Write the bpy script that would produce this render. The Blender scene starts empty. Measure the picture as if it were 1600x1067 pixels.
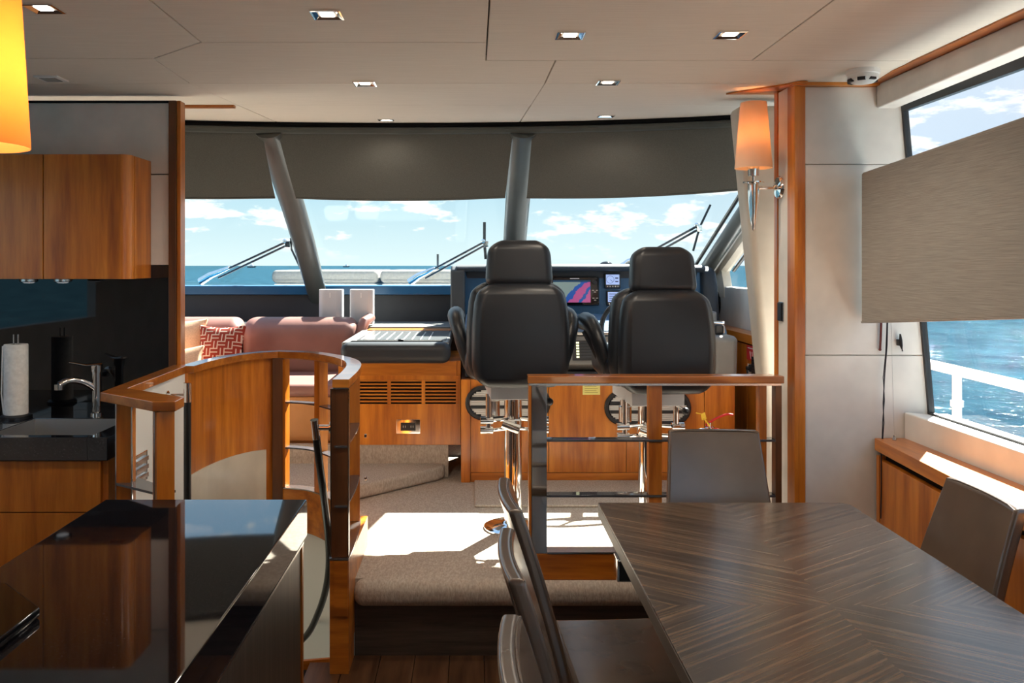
import bpy, bmesh, math, random
from mathutils import Vector, Matrix
random.seed(7)
scene = bpy.context.scene
COL = scene.collection
PI = math.pi
# ------------------------------------------------------------------ camera, sky, sun, exposure
EYE = 1.5
F = 1300.0
cam_d = bpy.data.cameras.new('camera')
cam = bpy.data.objects.new('camera', cam_d)
COL.objects.link(cam)
cam.location = (0, 0, EYE)
cam.rotation_euler = (PI / 2, 0, 0)
cam_d.sensor_width = 36.0
cam_d.lens = F / 1600 * 36.0
cam_d.shift_x = 60 / 1600
cam_d.shift_y = -118.5 / 1600
cam_d.clip_start = 0.05
cam_d.clip_end = 60000
scene.camera = cam

scene.view_settings.view_transform = 'Standard'
scene.view_settings.look = 'None'
scene.view_settings.gamma = 1.0
scene.view_settings.use_curve_mapping = False
scene.view_settings.exposure = 0.35

world = bpy.data.worlds.new('sky')
scene.world = world
world.use_nodes = True
wt = world.node_tree
wt.nodes.clear()
def wn(kind, **kw):
    n = wt.nodes.new(kind)
    for k, v in kw.items():
        setattr(n, k, v)
    return n
w_out = wn('ShaderNodeOutputWorld')
w_bg = wn('ShaderNodeBackground')
w_tc = wn('ShaderNodeTexCoord')
w_sep = wn('ShaderNodeSeparateXYZ')
wt.links.new(w_tc.outputs['Generated'], w_sep.inputs[0])
w_ramp = wn('ShaderNodeValToRGB')
w_ramp.color_ramp.elements[0].position = 0.0
w_ramp.color_ramp.elements[0].color = (0.66, 0.76, 0.76, 1)
w_ramp.color_ramp.elements[1].position = 0.75
w_ramp.color_ramp.elements[1].color = (0.26, 0.45, 0.78, 1)
e = w_ramp.color_ramp.elements.new(0.09); e.color = (0.41, 0.59, 0.68, 1)
e = w_ramp.color_ramp.elements.new(0.30); e.color = (0.36, 0.57, 0.80, 1)
wt.links.new(w_sep.outputs['Z'], w_ramp.inputs[0])
# haze brightening around the sun's azimuth
w_dot = wn('ShaderNodeVectorMath', operation='DOT_PRODUCT')
wt.links.new(w_tc.outputs['Generated'], w_dot.inputs[0])
w_dot.inputs[1].default_value = Vector((0.52, 0.85, 0.25)).normalized()
w_max = wn('ShaderNodeMath', operation='MAXIMUM'); w_max.inputs[1].default_value = 0.0
wt.links.new(w_dot.outputs['Value'], w_max.inputs[0])
w_pow = wn('ShaderNodeMath', operation='POWER'); w_pow.inputs[1].default_value = 14.0
wt.links.new(w_max.outputs[0], w_pow.inputs[0])
w_glow = wn('ShaderNodeMixRGB'); w_glow.inputs[2].default_value = (0.56, 0.63, 0.71, 1)
wt.links.new(w_pow.outputs[0], w_glow.inputs[0])
wt.links.new(w_ramp.outputs[0], w_glow.inputs[1])
w_map = wn('ShaderNodeMapping')
w_map.inputs['Scale'].default_value = (13.0, 13.0, 40.0)
w_map.inputs['Location'].default_value = (3.1, 0.4, 1.2)
wt.links.new(w_tc.outputs['Generated'], w_map.inputs[0])
w_noise = wn('ShaderNodeTexNoise')
w_noise.inputs['Scale'].default_value = 1.0
w_noise.inputs['Detail'].default_value = 7.0
w_noise.inputs['Roughness'].default_value = 0.58
wt.links.new(w_map.outputs[0], w_noise.inputs['Vector'])
w_cr = wn('ShaderNodeValToRGB')
w_cr.color_ramp.elements[0].position = 0.535
w_cr.color_ramp.elements[0].color = (0, 0, 0, 1)
w_cr.color_ramp.elements[1].position = 0.60
w_cr.color_ramp.elements[1].color = (1, 1, 1, 1)
wt.links.new(w_noise.outputs[0], w_cr.inputs[0])
w_band = wn('ShaderNodeMapRange')
w_band.inputs[1].default_value = 0.004
w_band.inputs[2].default_value = 0.03
wt.links.new(w_sep.outputs['Z'], w_band.inputs[0])
w_mul = wn('ShaderNodeMath', operation='MULTIPLY')
wt.links.new(w_cr.outputs[0], w_mul.inputs[0])
wt.links.new(w_band.outputs[0], w_mul.inputs[1])
w_mix = wn('ShaderNodeMixRGB')
w_mix.inputs[2].default_value = (0.92, 0.90, 0.87, 1)
wt.links.new(w_mul.outputs[0], w_mix.inputs[0])
wt.links.new(w_glow.outputs[0], w_mix.inputs[1])
wt.links.new(w_mix.outputs[0], w_bg.inputs['Color'])
w_bg.inputs['Strength'].default_value = 1.15
wt.links.new(w_bg.outputs[0], w_out.inputs[0])

sun_d = bpy.data.lights.new('sun', 'SUN')
sun = bpy.data.objects.new('sun', sun_d)
COL.objects.link(sun)
SUN_DIR = Vector((-0.50, -0.82, -1.0))
sun.rotation_euler = SUN_DIR.to_track_quat('-Z', 'Y').to_euler()
sun.location = (6, 10, 12)
sun_d.energy = 29.0
sun_d.angle = math.radians(0.55)
sun_d.color = (1.0, 0.95, 0.86)
DOWNLIGHT_W = 9.0

# ------------------------------------------------------------------ materials
def new_mat(name):
    m = bpy.data.materials.new(name)
    m.use_nodes = True
    return m, m.node_tree, m.node_tree.nodes['Principled BSDF']
def plain(name, col, rough=0.5, metal=0.0, spec=0.5, coat=0.0, coat_rough=0.05):
    m, t, b = new_mat(name)
    b.inputs['Base Color'].default_value = (*col, 1)
    b.inputs['Roughness'].default_value = rough
    b.inputs['Metallic'].default_value = metal
    b.inputs['Specular IOR Level'].default_value = spec
    b.inputs['Coat Weight'].default_value = coat
    b.inputs['Coat Roughness'].default_value = coat_rough
    return m
def tex_coord(t, scale=(1, 1, 1), rot=(0, 0, 0), loc=(0, 0, 0)):
    tc = t.nodes.new('ShaderNodeTexCoord')
    mp = t.nodes.new('ShaderNodeMapping')
    mp.inputs['Scale'].default_value = scale
    mp.inputs['Rotation'].default_value = rot
    mp.inputs['Location'].default_value = loc
    t.links.new(tc.outputs['Object'], mp.inputs[0])
    return mp.outputs[0]
def noise_node(t, vec, scale, detail=4, rough=0.6):
    n = t.nodes.new('ShaderNodeTexNoise')
    n.inputs['Scale'].default_value = scale
    n.inputs['Detail'].default_value = detail
    n.inputs['Roughness'].default_value = rough
    t.links.new(vec, n.inputs['Vector'])
    return n.outputs[0]
def ramp(t, fac, stops):
    r = t.nodes.new('ShaderNodeValToRGB')
    el = r.color_ramp.elements
    el[0].position, el[0].color = stops[0][0], (*stops[0][1], 1)
    el[1].position, el[1].color = stops[-1][0], (*stops[-1][1], 1)
    for p, c in stops[1:-1]:
        x = el.new(p); x.color = (*c, 1)
    t.links.new(fac, r.inputs[0])
    return r.outputs[0]
def bump(t, b, fac, strength, dist=0.002):
    n = t.nodes.new('ShaderNodeBump')
    n.inputs['Strength'].default_value = strength
    n.inputs['Distance'].default_value = dist
    t.links.new(fac, n.inputs['Height'])
    t.links.new(n.outputs[0], b.inputs['Normal'])
def wood(name, dark, mid, light, scale=(8, 8, 0.75), rough=0.32, coat=0.25, detail=5):
    m, t, b = new_mat(name)
    v = tex_coord(t, scale)
    f = noise_node(t, v, 1.6, detail, 0.62)
    v2 = tex_coord(t, tuple(s * 7 for s in scale))
    f2 = noise_node(t, v2, 1.0, 3, 0.6)
    mx = t.nodes.new('ShaderNodeMath'); mx.operation = 'MULTIPLY_ADD'
    t.links.new(f2, mx.inputs[0]); mx.inputs[1].default_value = 0.2; t.links.new(f, mx.inputs[2])
    c = ramp(t, mx.outputs[0], [(0.42, dark), (0.60, mid), (0.80, light)])
    t.links.new(c, b.inputs['Base Color'])
    b.inputs['Roughness'].default_value = rough
    b.inputs['Coat Weight'].default_value = coat
    b.inputs['Coat Roughness'].default_value = 0.12
    bump(t, b, f2, 0.05, 0.001)
    return m
def fabric(name, col, col2, scale=(90, 90, 90), rough=0.9, strength=0.25, detail=2):
    m, t, b = new_mat(name)
    v = tex_coord(t, scale)
    f = noise_node(t, v, 1.0, detail, 0.6)
    c = ramp(t, f, [(0.35, col2), (0.68, col)])
    t.links.new(c, b.inputs['Base Color'])
    b.inputs['Roughness'].default_value = rough
    b.inputs['Specular IOR Level'].default_value = 0.25
    bump(t, b, f, strength, 0.002)
    return m
def leather(name, col, rough=0.42, strength=0.12, scale=260, spec=0.5):
    m, t, b = new_mat(name)
    v = tex_coord(t)
    f = noise_node(t, v, scale, 2, 0.5)
    g = noise_node(t, v, 6, 3, 0.5)
    c = ramp(t, g, [(0.3, tuple(x * 0.88 for x in col)), (0.7, tuple(min(1, x * 1.08) for x in col))])
    t.links.new(c, b.inputs['Base Color'])
    b.inputs['Roughness'].default_value = rough
    b.inputs['Specular IOR Level'].default_value = spec
    bump(t, b, f, strength, 0.001)
    return m
def emit(name, col, strength):
    m, t, b = new_mat(name)
    b.inputs['Base Color'].default_value = (*col, 1)
    b.inputs['Emission Color'].default_value = (*col, 1)
    b.inputs['Emission Strength'].default_value = strength
    return m
def clear_glass(name, tint, gloss=0.07):
    m, t, b = new_mat(name)
    t.nodes.remove(b)
    o = t.nodes['Material Output']
    tr = t.nodes.new('ShaderNodeBsdfTransparent'); tr.inputs[0].default_value = (*tint, 1)
    gl = t.nodes.new('ShaderNodeBsdfGlossy'); gl.inputs['Roughness'].default_value = 0.02
    mx = t.nodes.new('ShaderNodeMixShader'); mx.inputs[0].default_value = gloss
    t.links.new(tr.outputs[0], mx.inputs[1]); t.links.new(gl.outputs[0], mx.inputs[2])
    t.links.new(mx.outputs[0], o.inputs[0])
    return m

CHERRY = wood('cherry_wood', (0.30, 0.075, 0.006), (0.52, 0.155, 0.012), (0.70, 0.25, 0.027))
CHERRY_H = wood('cherry_wood_horizontal', (0.30, 0.078, 0.007), (0.52, 0.16, 0.014), (0.70, 0.255, 0.03), scale=(0.75, 8, 8))
CHERRY_Y = wood('cherry_wood_lengthwise', (0.30, 0.078, 0.007), (0.52, 0.16, 0.014), (0.70, 0.255, 0.03), scale=(8, 0.75, 8))
CHERRY_CAP = wood('cherry_handrail', (0.26, 0.068, 0.007), (0.45, 0.14, 0.014), (0.62, 0.23, 0.03), scale=(0.75, 8, 8), rough=0.3, coat=1.0)
CHERRY_CAP.node_tree.nodes['Principled BSDF'].inputs['Coat Roughness'].default_value = 0.06
CHERRY_DARK = wood('cherry_wood_edge', (0.075, 0.026, 0.009), (0.12, 0.043, 0.014), (0.17, 0.065, 0.022))
WENGE = wood('wenge_wood', (0.020, 0.014, 0.010), (0.05, 0.034, 0.024), (0.10, 0.072, 0.05), scale=(70, 70, 1.2), rough=0.35)
RISER = wood('riser_wood', (0.035, 0.024, 0.017), (0.06, 0.042, 0.03), (0.085, 0.06, 0.045), scale=(2, 30, 30), rough=0.5, coat=0.0)
FLOORW = wood('walnut_floor', (0.04, 0.017, 0.008), (0.075, 0.034, 0.016), (0.12, 0.058, 0.028), scale=(18, 1.5, 18), rough=0.28)
CHROME = plain('chrome', (0.86, 0.85, 0.83), 0.06, 1.0)
STEEL = plain('brushed_steel', (0.58, 0.57, 0.56), 0.25, 1.0)
DARK_METAL = plain('dark_metal', (0.06, 0.06, 0.065), 0.3, 0.8)
BLACK = plain('black_plastic', (0.012, 0.012, 0.014), 0.4)
BLACK_MATTE = plain('black_matte', (0.008, 0.008, 0.009), 0.75, spec=0.2)
BLACK_ROD = plain('black_leather_rod', (0.012, 0.012, 0.012), 0.28)
WHITE = plain('white_plastic', (0.80, 0.79, 0.76), 0.4)
PAPER = fabric('paper_towel', (0.86, 0.85, 0.82), (0.74, 0.73, 0.70), (60, 60, 60), 0.95, 0.5)
WALLW = leather('white_wall_leather', (0.74, 0.71, 0.66), 0.5, 0.10, 300)
CREAM = leather('cream_panel', (0.66, 0.60, 0.48), 0.4, 0.05, 200)
STAIRW = plain('white_stair_wall', (0.78, 0.77, 0.72), 0.5)
CEIL = fabric('ceiling_cloth', (0.80, 0.73, 0.64), (0.74, 0.67, 0.585), (6, 160, 160), 0.75, 0.10)
CEIL_GAP = plain('ceiling_gap', (0.20, 0.17, 0.14), 0.9)
CARPET = fabric('ribbed_carpet', (0.50, 0.43, 0.36), (0.36, 0.30, 0.245), (150, 60, 60), 0.97, 0.7)
BLINDG = fabric('windscreen_blind', (0.12, 0.118, 0.108), (0.10, 0.098, 0.09), (200, 200, 200), 0.85, 0.12)
LINEN = fabric('linen_blind', (0.42, 0.385, 0.34), (0.31, 0.285, 0.25), (300, 8, 420), 0.95, 0.35, 4)
HELM = leather('helm_leather', (0.009, 0.011, 0.015), 0.38, 0.10, 300, 0.5)
DASHL = leather('dash_leather', (0.016, 0.019, 0.025), 0.5, 0.10, 300)
DASHM = leather('dash_leather_mid', (0.060, 0.064, 0.070), 0.45, 0.08, 300)
DASHG = leather('dash_leather_grey', (0.20, 0.195, 0.185), 0.42, 0.08, 300)
NAVY = plain('navy_panel', (0.008, 0.085, 0.19), 0.3)
TAUPE = leather('taupe_leather', (0.115, 0.082, 0.060), 0.24, 0.05, 260, 0.7)
TAUPE.node_tree.nodes['Principled BSDF'].inputs['Coat Weight'].default_value = 0.5
TAUPE.node_tree.nodes['Principled BSDF'].inputs['Coat Roughness'].default_value = 0.2
MAUVE = leather('mauve_leather', (0.27, 0.125, 0.10), 0.45, 0.08, 240)
ORANGEL = leather('settee_base_leather', (0.50, 0.22, 0.07), 0.5, 0.05, 240)
PEACH = fabric('peach_fabric', (0.80, 0.50, 0.32), (0.68, 0.41, 0.26), (120, 120, 120), 0.8, 0.15)
MULL = leather('mullion_leather', (0.075, 0.08, 0.075), 0.38, 0.05, 300, 0.5)
BEIGEP = leather('beige_pillar', (0.62, 0.56, 0.47), 0.5, 0.06, 240)
PAD = fabric('sunpad_cloth', (0.27, 0.25, 0.22), (0.23, 0.215, 0.19), (40, 40, 40), 0.9, 0.2)
GELCOAT = plain('white_gelcoat', (0.82, 0.82, 0.80), 0.3)
RED = plain('red_paint', (0.55, 0.02, 0.015), 0.35)
YELLOW = plain('yellow_plastic', (0.85, 0.55, 0.04), 0.5)
STICKER_Y = plain('yellow_sticker', (0.80, 0.70, 0.22), 0.6)
STICKER_R = plain('red_sticker', (0.62, 0.03, 0.03), 0.5)
STICKER_W = plain('white_sticker', (0.82, 0.80, 0.74), 0.6)
SPEAKER = plain('speaker_white', (0.55, 0.54, 0.55), 0.55)
LENS = emit('lamp_lens', (1.0, 0.93, 0.82), 7.0)
FROST = emit('under_cabinet_lens', (0.9, 0.95, 1.0), 0.2)
GLASS = clear_glass('windscreen_glass', (0.945, 0.985, 0.985), 0.03)
GLASS2 = clear_glass('side_window_glass', (0.95, 0.98, 1.0), 0.03)
SHELFG = plain('shelf_glass', (0.10, 0.10, 0.11), 0.05, 0.35, 0.8)
GRILLE = plain('grille_silver', (0.60, 0.58, 0.55), 0.45, 0.2)
CORD = plain('black_cord', (0.015, 0.013, 0.022), 0.7)
MAROON = plain('maroon_strap', (0.13, 0.02, 0.015), 0.6)
DARKREC = plain('dark_recess', (0.012, 0.008, 0.006), 0.9, spec=0.1)

def make_granite():
    m, t, b = new_mat('black_granite')
    v = tex_coord(t)
    vo = t.nodes.new('ShaderNodeTexVoronoi'); vo.inputs['Scale'].default_value = 420
    t.links.new(v, vo.inputs['Vector'])
    f = noise_node(t, v, 260, 2, 0.5)
    c = ramp(t, f, [(0.50, (0.004, 0.004, 0.006)), (0.66, (0.016, 0.016, 0.022)), (0.80, (0.10, 0.10, 0.13))])
    t.links.new(c, b.inputs['Base Color'])
    b.inputs['Roughness'].default_value = 0.035
    b.inputs['IOR'].default_value = 2.0
    return m
GRANITE = make_granite()
BACKSPLASH = plain('black_glass', (0.004, 0.004, 0.005), 0.03, spec=0.6)

def make_table_veneer(cx, cy):
    m, t, b = new_mat('ebony_veneer')
    tc = t.nodes.new('ShaderNodeTexCoord')
    sp = t.nodes.new('ShaderNodeSeparateXYZ'); t.links.new(tc.outputs['Object'], sp.inputs[0])
    def mth(op, a, bb):
        n = t.nodes.new('ShaderNodeMath'); n.operation = op
        for i, x in enumerate((a, bb)):
            if x is None: continue
            if isinstance(x, (int, float)): n.inputs[i].default_value = x
            else: t.links.new(x, n.inputs[i])
        return n.outputs[0]
    ax = mth('ABSOLUTE', sp.outputs['X'], None)
    ay = mth('ABSOLUTE', sp.outputs['Y'], None)
    s = mth('SUBTRACT', mth('MULTIPLY', ax, 0.56), mth('MULTIPLY', ay, 0.83))
    l = mth('ADD', mth('MULTIPLY', ax, 0.83), mth('MULTIPLY', ay, 0.56))
    sg = mth('MULTIPLY', mth('SIGN', sp.outputs['X'], None), 0.37)
    sg2 = mth('MULTIPLY', mth('SIGN', sp.outputs['Y'], None), 0.19)
    cb = t.nodes.new('ShaderNodeCombineXYZ')
    t.links.new(mth('MULTIPLY', s, 85.0), cb.inputs[0])
    t.links.new(mth('MULTIPLY', l, 1.3), cb.inputs[1])
    t.links.new(mth('MULTIPLY', mth('ADD', sg, sg2), 9.0), cb.inputs[2])
    f = noise_node(t, cb.outputs[0], 1.0, 6, 0.7)
    c = ramp(t, f, [(0.34, (0.028, 0.020, 0.015)), (0.46, (0.055, 0.037, 0.025)), (0.55, (0.12, 0.076, 0.046)), (0.67, (0.18, 0.115, 0.068))])
    t.links.new(c, b.inputs['Base Color'])
    b.inputs['Roughness'].default_value = 0.25
    b.inputs['IOR'].default_value = 1.85
    return m
VENEER = make_table_veneer(0.8, 1.864)

def make_sea():
    m, t, b = new_mat('sea_water')
    v = tex_coord(t, (1, 1, 1))
    a = noise_node(t, v, 0.35, 3, 0.5)
    c = noise_node(t, v, 2.4, 3, 0.5)
    ad = t.nodes.new('ShaderNodeMath'); ad.operation = 'MULTIPLY_ADD'
    t.links.new(c, ad.inputs[0]); ad.inputs[1].default_value = 0.41; t.links.new(a, ad.inputs[2])
    col = ramp(t, ad.outputs[0], [(0.52, (0.007, 0.026, 0.043)), (0.86, (0.020, 0.058, 0.080))])
    t.links.new(col, b.inputs['Base Color'])
    b.inputs['Roughness'].default_value = 0.9
    b.inputs['Specular IOR Level'].default_value = 0.0
    n = t.nodes.new('ShaderNodeBump'); n.inputs['Strength'].default_value = 1.0
    n.inputs['Distance'].default_value = 0.40
    t.links.new(ad.outputs[0], n.inputs['Height']); t.links.new(n.outputs[0], b.inputs['Normal'])
    gl = t.nodes.new('ShaderNodeBsdfGlossy'); gl.inputs['Roughness'].default_value = 0.05
    t.links.new(n.outputs[0], gl.inputs['Normal'])
    mx = t.nodes.new('ShaderNodeMixShader'); mx.inputs[0].default_value = 0.05
    t.links.new(b.outputs[0], mx.inputs[1]); t.links.new(gl.outputs[0], mx.inputs[2])
    t.links.new(mx.outputs[0], t.nodes['Material Output'].inputs[0])
    return m
SEA = make_sea()

def make_shade(name, col, em, es):
    m, t, b = new_mat(name)
    o = t.nodes['Material Output']
    b.inputs['Base Color'].default_value = (*col, 1)
    b.inputs['Roughness'].default_value = 0.8
    tl = t.nodes.new('ShaderNodeBsdfTranslucent'); tl.inputs[0].default_value = (*col, 1)
    mx = t.nodes.new('ShaderNodeMixShader'); mx.inputs[0].default_value = es
    t.links.new(b.outputs[0], mx.inputs[1]); t.links.new(tl.outputs[0], mx.inputs[2])
    t.links.new(mx.outputs[0], o.inputs[0])
    return m
SHADE = make_shade('lamp_shade_silk', (0.84, 0.68, 0.52), None, 0.36)
SHADE2 = make_shade('lamp_shade_orange', (0.88, 0.52, 0.22), None, 0.6)

def make_lattice():
    m, t, b = new_mat('red_lattice_fabric')
    tc = t.nodes.new('ShaderNodeTexCoord')
    sp = t.nodes.new('ShaderNodeSeparateXYZ'); t.links.new(tc.outputs['Object'], sp.inputs[0])
    def mth(op, x, y):
        n = t.nodes.new('ShaderNodeMath'); n.operation = op
        for i, q in enumerate((x, y)):
            if isinstance(q, (int, float)): n.inputs[i].default_value = q
            elif q is not None: t.links.new(q, n.inputs[i])
        return n.outputs[0]
    C = 0.045
    def cell(q): return mth('FLOOR', mth('DIVIDE', q, C), None)
    def stripe(q): return mth('GREATER_THAN', mth('FRACT', mth('DIVIDE', q, C / 2), None), 0.70)
    X, Z = sp.outputs['X'], sp.outputs['Z']
    par = mth('FLOORED_MODULO', mth('ADD', cell(X), cell(Z)), 2.0)
    sel = mth('ADD', mth('MULTIPLY', stripe(X), par), mth('MULTIPLY', stripe(Z), mth('SUBTRACT', 1.0, par)))
    mx = t.nodes.new('ShaderNodeMixRGB')
    mx.inputs[1].default_value = (0.27, 0.026, 0.010, 1); mx.inputs[2].default_value = (0.60, 0.44, 0.34, 1)
    t.links.new(sel, mx.inputs[0])
    t.links.new(mx.outputs[0], b.inputs['Base Color'])
    b.inputs['Roughness'].default_value = 0.9
    return m
LATTICE = make_lattice()

def make_chart():
    m, t, b = new_mat('chart_screen')
    tc = t.nodes.new('ShaderNodeTexCoord')
    v = tex_coord(t)
    n1 = noise_node(t, v, 14, 5, 0.6)
    sp = t.nodes.new('ShaderNodeSeparateXYZ'); t.links.new(tc.outputs['Object'], sp.inputs[0])
    md = t.nodes.new('ShaderNodeMath'); md.operation = 'MULTIPLY_ADD'   # diagonal coast line
    t.links.new(sp.outputs['X'], md.inputs[0]); md.inputs[1].default_value = 2.6
    m2 = t.nodes.new('ShaderNodeMath'); m2.operation = 'MULTIPLY_ADD'
    t.links.new(sp.outputs['Z'], m2.inputs[0]); m2.inputs[1].default_value = -2.6; m2.inputs[2].default_value = 0.02
    t.links.new(m2.outputs[0], md.inputs[2])
    m3 = t.nodes.new('ShaderNodeMath'); m3.operation = 'MULTIPLY_ADD'
    t.links.new(n1, m3.inputs[0]); m3.inputs[1].default_value = 0.30; t.links.new(md.outputs[0], m3.inputs[2])
    c = t.nodes.new('ShaderNodeValToRGB'); c.color_ramp.interpolation = 'CONSTANT'
    el = c.color_ramp.elements
    el[0].position = 0.0; el[0].color = (0.26, 0.36, 0.34, 1)
    el[1].position = 0.11; el[1].color = (0.01, 0.10, 0.45, 1)
    for p, cc in ((0.23, (0.55, 0.10, 0.30)), (0.36, (0.02, 0.12, 0.42)), (0.44, (0.60, 0.12, 0.32))):
        x = el.new(p); x.color = (*cc, 1)
    t.links.new(m3.outputs[0], c.inputs[0])
    t.links.new(c.outputs[0], b.inputs['Emission Color'])
    b.inputs['Emission Strength'].default_value = 0.55
    b.inputs['Base Color'].default_value = (0.01, 0.01, 0.01, 1)
    b.inputs['Roughness'].default_value = 0.15
    return m
CHART = make_chart()
LCD = emit('instrument_screen', (0.30, 0.38, 0.62), 0.75)
LCD_INK = plain('instrument_ink', (0.05, 0.06, 0.16), 0.5)
LED = emit('switch_led', (0.80, 0.85, 0.55), 0.9)

# ------------------------------------------------------------------ scene-graph helpers
def thing(name, label, cat, loc=(0, 0, 0), group=None, kind=None):
    o = bpy.data.objects.new(name, None)
    o.empty_display_size = 0.05
    COL.objects.link(o)
    o.location = loc
    if label: o['label'] = label
    if cat: o['category'] = cat
    if group: o['group'] = group
    if kind: o['kind'] = kind
    return o
def tag(o, label, cat, group=None):
    o['label'] = label; o['category'] = cat
    if group: o['group'] = group
    return o
def root_loc(p):
    while p is not None and p.parent is not None:
        p = p.parent
    return Vector(p.location) if p is not None else Vector((0, 0, 0))
def obj(name, bm, m, parent=None, smooth=True, angle=38, origin=None, label=None, kind=None):
    me = bpy.data.meshes.new(name)
    off = root_loc(parent)
    if origin is not None: off = Vector(origin)
    if off.length > 0:
        bmesh.ops.translate(bm, verts=bm.verts, vec=-off)
    bmesh.ops.recalc_face_normals(bm, faces=bm.faces)
    bm.to_mesh(me); bm.free()
    me.materials.append(m)
    if smooth:
        me.polygons.foreach_set('use_smooth', [True] * len(me.polygons))
        me.set_sharp_from_angle(angle=math.radians(angle))
    o = bpy.data.objects.new(name, me)
    COL.objects.link(o)
    if smooth:
        w = o.modifiers.new('weighted_normal', 'WEIGHTED_NORMAL'); w.keep_sharp = True; w.weight = 100
    if parent is not None: o.parent = parent
    elif origin is not None: o.location = origin
    if label: o['label'] = label
    if kind: o['kind'] = kind
    return o
def struct(name, bm, m, **kw):
    return obj(name, bm, m, kind='structure', **kw)
def dup(root, loc, label=None, group=None, rotz=None):
    r = root.copy(); COL.objects.link(r); r.location = loc
    if rotz is not None: r.rotation_euler = (0, 0, rotz)
    if label: r['label'] = label
    if group: r['group'] = group
    for ch in list(root.children):
        c = ch.copy(); COL.objects.link(c); c.parent = r
        for g in ch.children:
            d = g.copy(); COL.objects.link(d); d.parent = c
    return r
# ------------------------------------------------------------------ mesh helpers
def BM(): return bmesh.new()
def at(px, py, Y):
    """a measured point of the room: photograph pixel and distance to metres"""
    return Vector(((px - 740) * Y / F, Y, EYE + (415 - py) * Y / F))
def box(bm, x0, x1, y0, y1, z0, z1, bev=0.0, seg=2, mat=None):
    r = bmesh.ops.create_cube(bm, size=1.0)
    vs = r['verts']
    for v in vs:
        v.co = Vector(((x0 + x1) / 2 + v.co.x * (x1 - x0), (y0 + y1) / 2 + v.co.y * (y1 - y0), (z0 + z1) / 2 + v.co.z * (z1 - z0)))
        if mat is not None: v.co = mat @ v.co
    if bev > 0:
        es = list({e for v in vs for e in v.link_edges})
        bmesh.ops.bevel(bm, geom=es, offset=bev, segments=seg, affect='EDGES', profile=0.5)
    return bm
def prism(bm, pts, vec, bev=0.0, seg=2):
    """polygon (3-D points) pushed along vec"""
    vec = Vector(vec)
    a = [bm.verts.new(Vector(p)) for p in pts]
    b = [bm.verts.new(Vector(p) + vec) for p in pts]
    n = len(pts)
    fs = [bm.faces.new(a), bm.faces.new(list(reversed(b)))]
    for i in range(n):
        fs.append(bm.faces.new((a[i], b[i], b[(i + 1) % n], a[(i + 1) % n])))
    bmesh.ops.recalc_face_normals(bm, faces=fs)
    if bev > 0:
        es = list({e for f in fs for e in f.edges})
        bmesh.ops.bevel(bm, geom=es, offset=bev, segments=seg, affect='EDGES', profile=0.5)
    return bm
def frame_of(tan, up=Vector((0, 0, 1))):
    t = tan.normalized()
    if abs(t.dot(up)) > 0.98: up = Vector((0, 1, 0))
    s = t.cross(up).normalized()
    u = s.cross(t).normalized()
    return s, u
def tube(bm, pts, r, seg=12, ry=None, cap=True, up=Vector((0, 0, 1))):
    pts = [Vector(p) for p in pts]
    n = len(pts)
    rr = r if isinstance(r, (list, tuple)) else [r] * n
    ry = rr if ry is None else (ry if isinstance(ry, (list, tuple)) else [ry] * n)
    rings = []
    for i, p in enumerate(pts):
        tan = (pts[min(i + 1, n - 1)] - pts[max(i - 1, 0)])
        s, u = frame_of(tan, up)
        rings.append([bm.verts.new(p + s * (math.cos(a) * rr[i]) + u * (math.sin(a) * ry[i])) for a in (2 * PI * k / seg for k in range(seg))])
    for i in range(n - 1):
        for k in range(seg):
            bm.faces.new((rings[i][k], rings[i][(k + 1) % seg], rings[i + 1][(k + 1) % seg], rings[i + 1][k]))
    if cap:
        bm.faces.new(list(reversed(rings[0]))); bm.faces.new(rings[-1])
    return bm
def smooth_path(pts, n=6):
    P = [Vector(p) for p in pts]
    P = [P[0] * 2 - P[1]] + P + [P[-1] * 2 - P[-2]]
    out = []
    for i in range(1, len(P) - 2):
        for k in range(n):
            t = k / n
            a, b, c, d = P[i - 1], P[i], P[i + 1], P[i + 2]
            out.append(0.5 * ((2 * b) + (c - a) * t + (2 * a - 5 * b + 4 * c - d) * t * t + (3 * b - a - 3 * c + d) * t ** 3))
    out.append(P[-2])
    return out
def lathe(bm, prof, loc=(0, 0, 0), seg=24, rot=None, close=False):
    loc = Vector(loc)
    rings = []
    for r, z in prof:
        ring = []
        for k in range(seg):
            a = 2 * PI * k / seg
            v = Vector((r * math.cos(a), r * math.sin(a), z))
            if rot is not None: v = rot @ v
            ring.append(bm.verts.new(v + loc))
        rings.append(ring)
    for i in range(len(rings) - 1):
        for k in range(seg):
            bm.faces.new((rings[i][k], rings[i][(k + 1) % seg], rings[i + 1][(k + 1) % seg], rings[i + 1][k]))
    if not close:
        if prof[0][0] > 1e-6: bm.faces.new(list(reversed(rings[0])))
        if prof[-1][0] > 1e-6: bm.faces.new(rings[-1])
    bmesh.ops.remove_doubles(bm, verts=bm.verts, dist=1e-6)
    return bm
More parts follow.
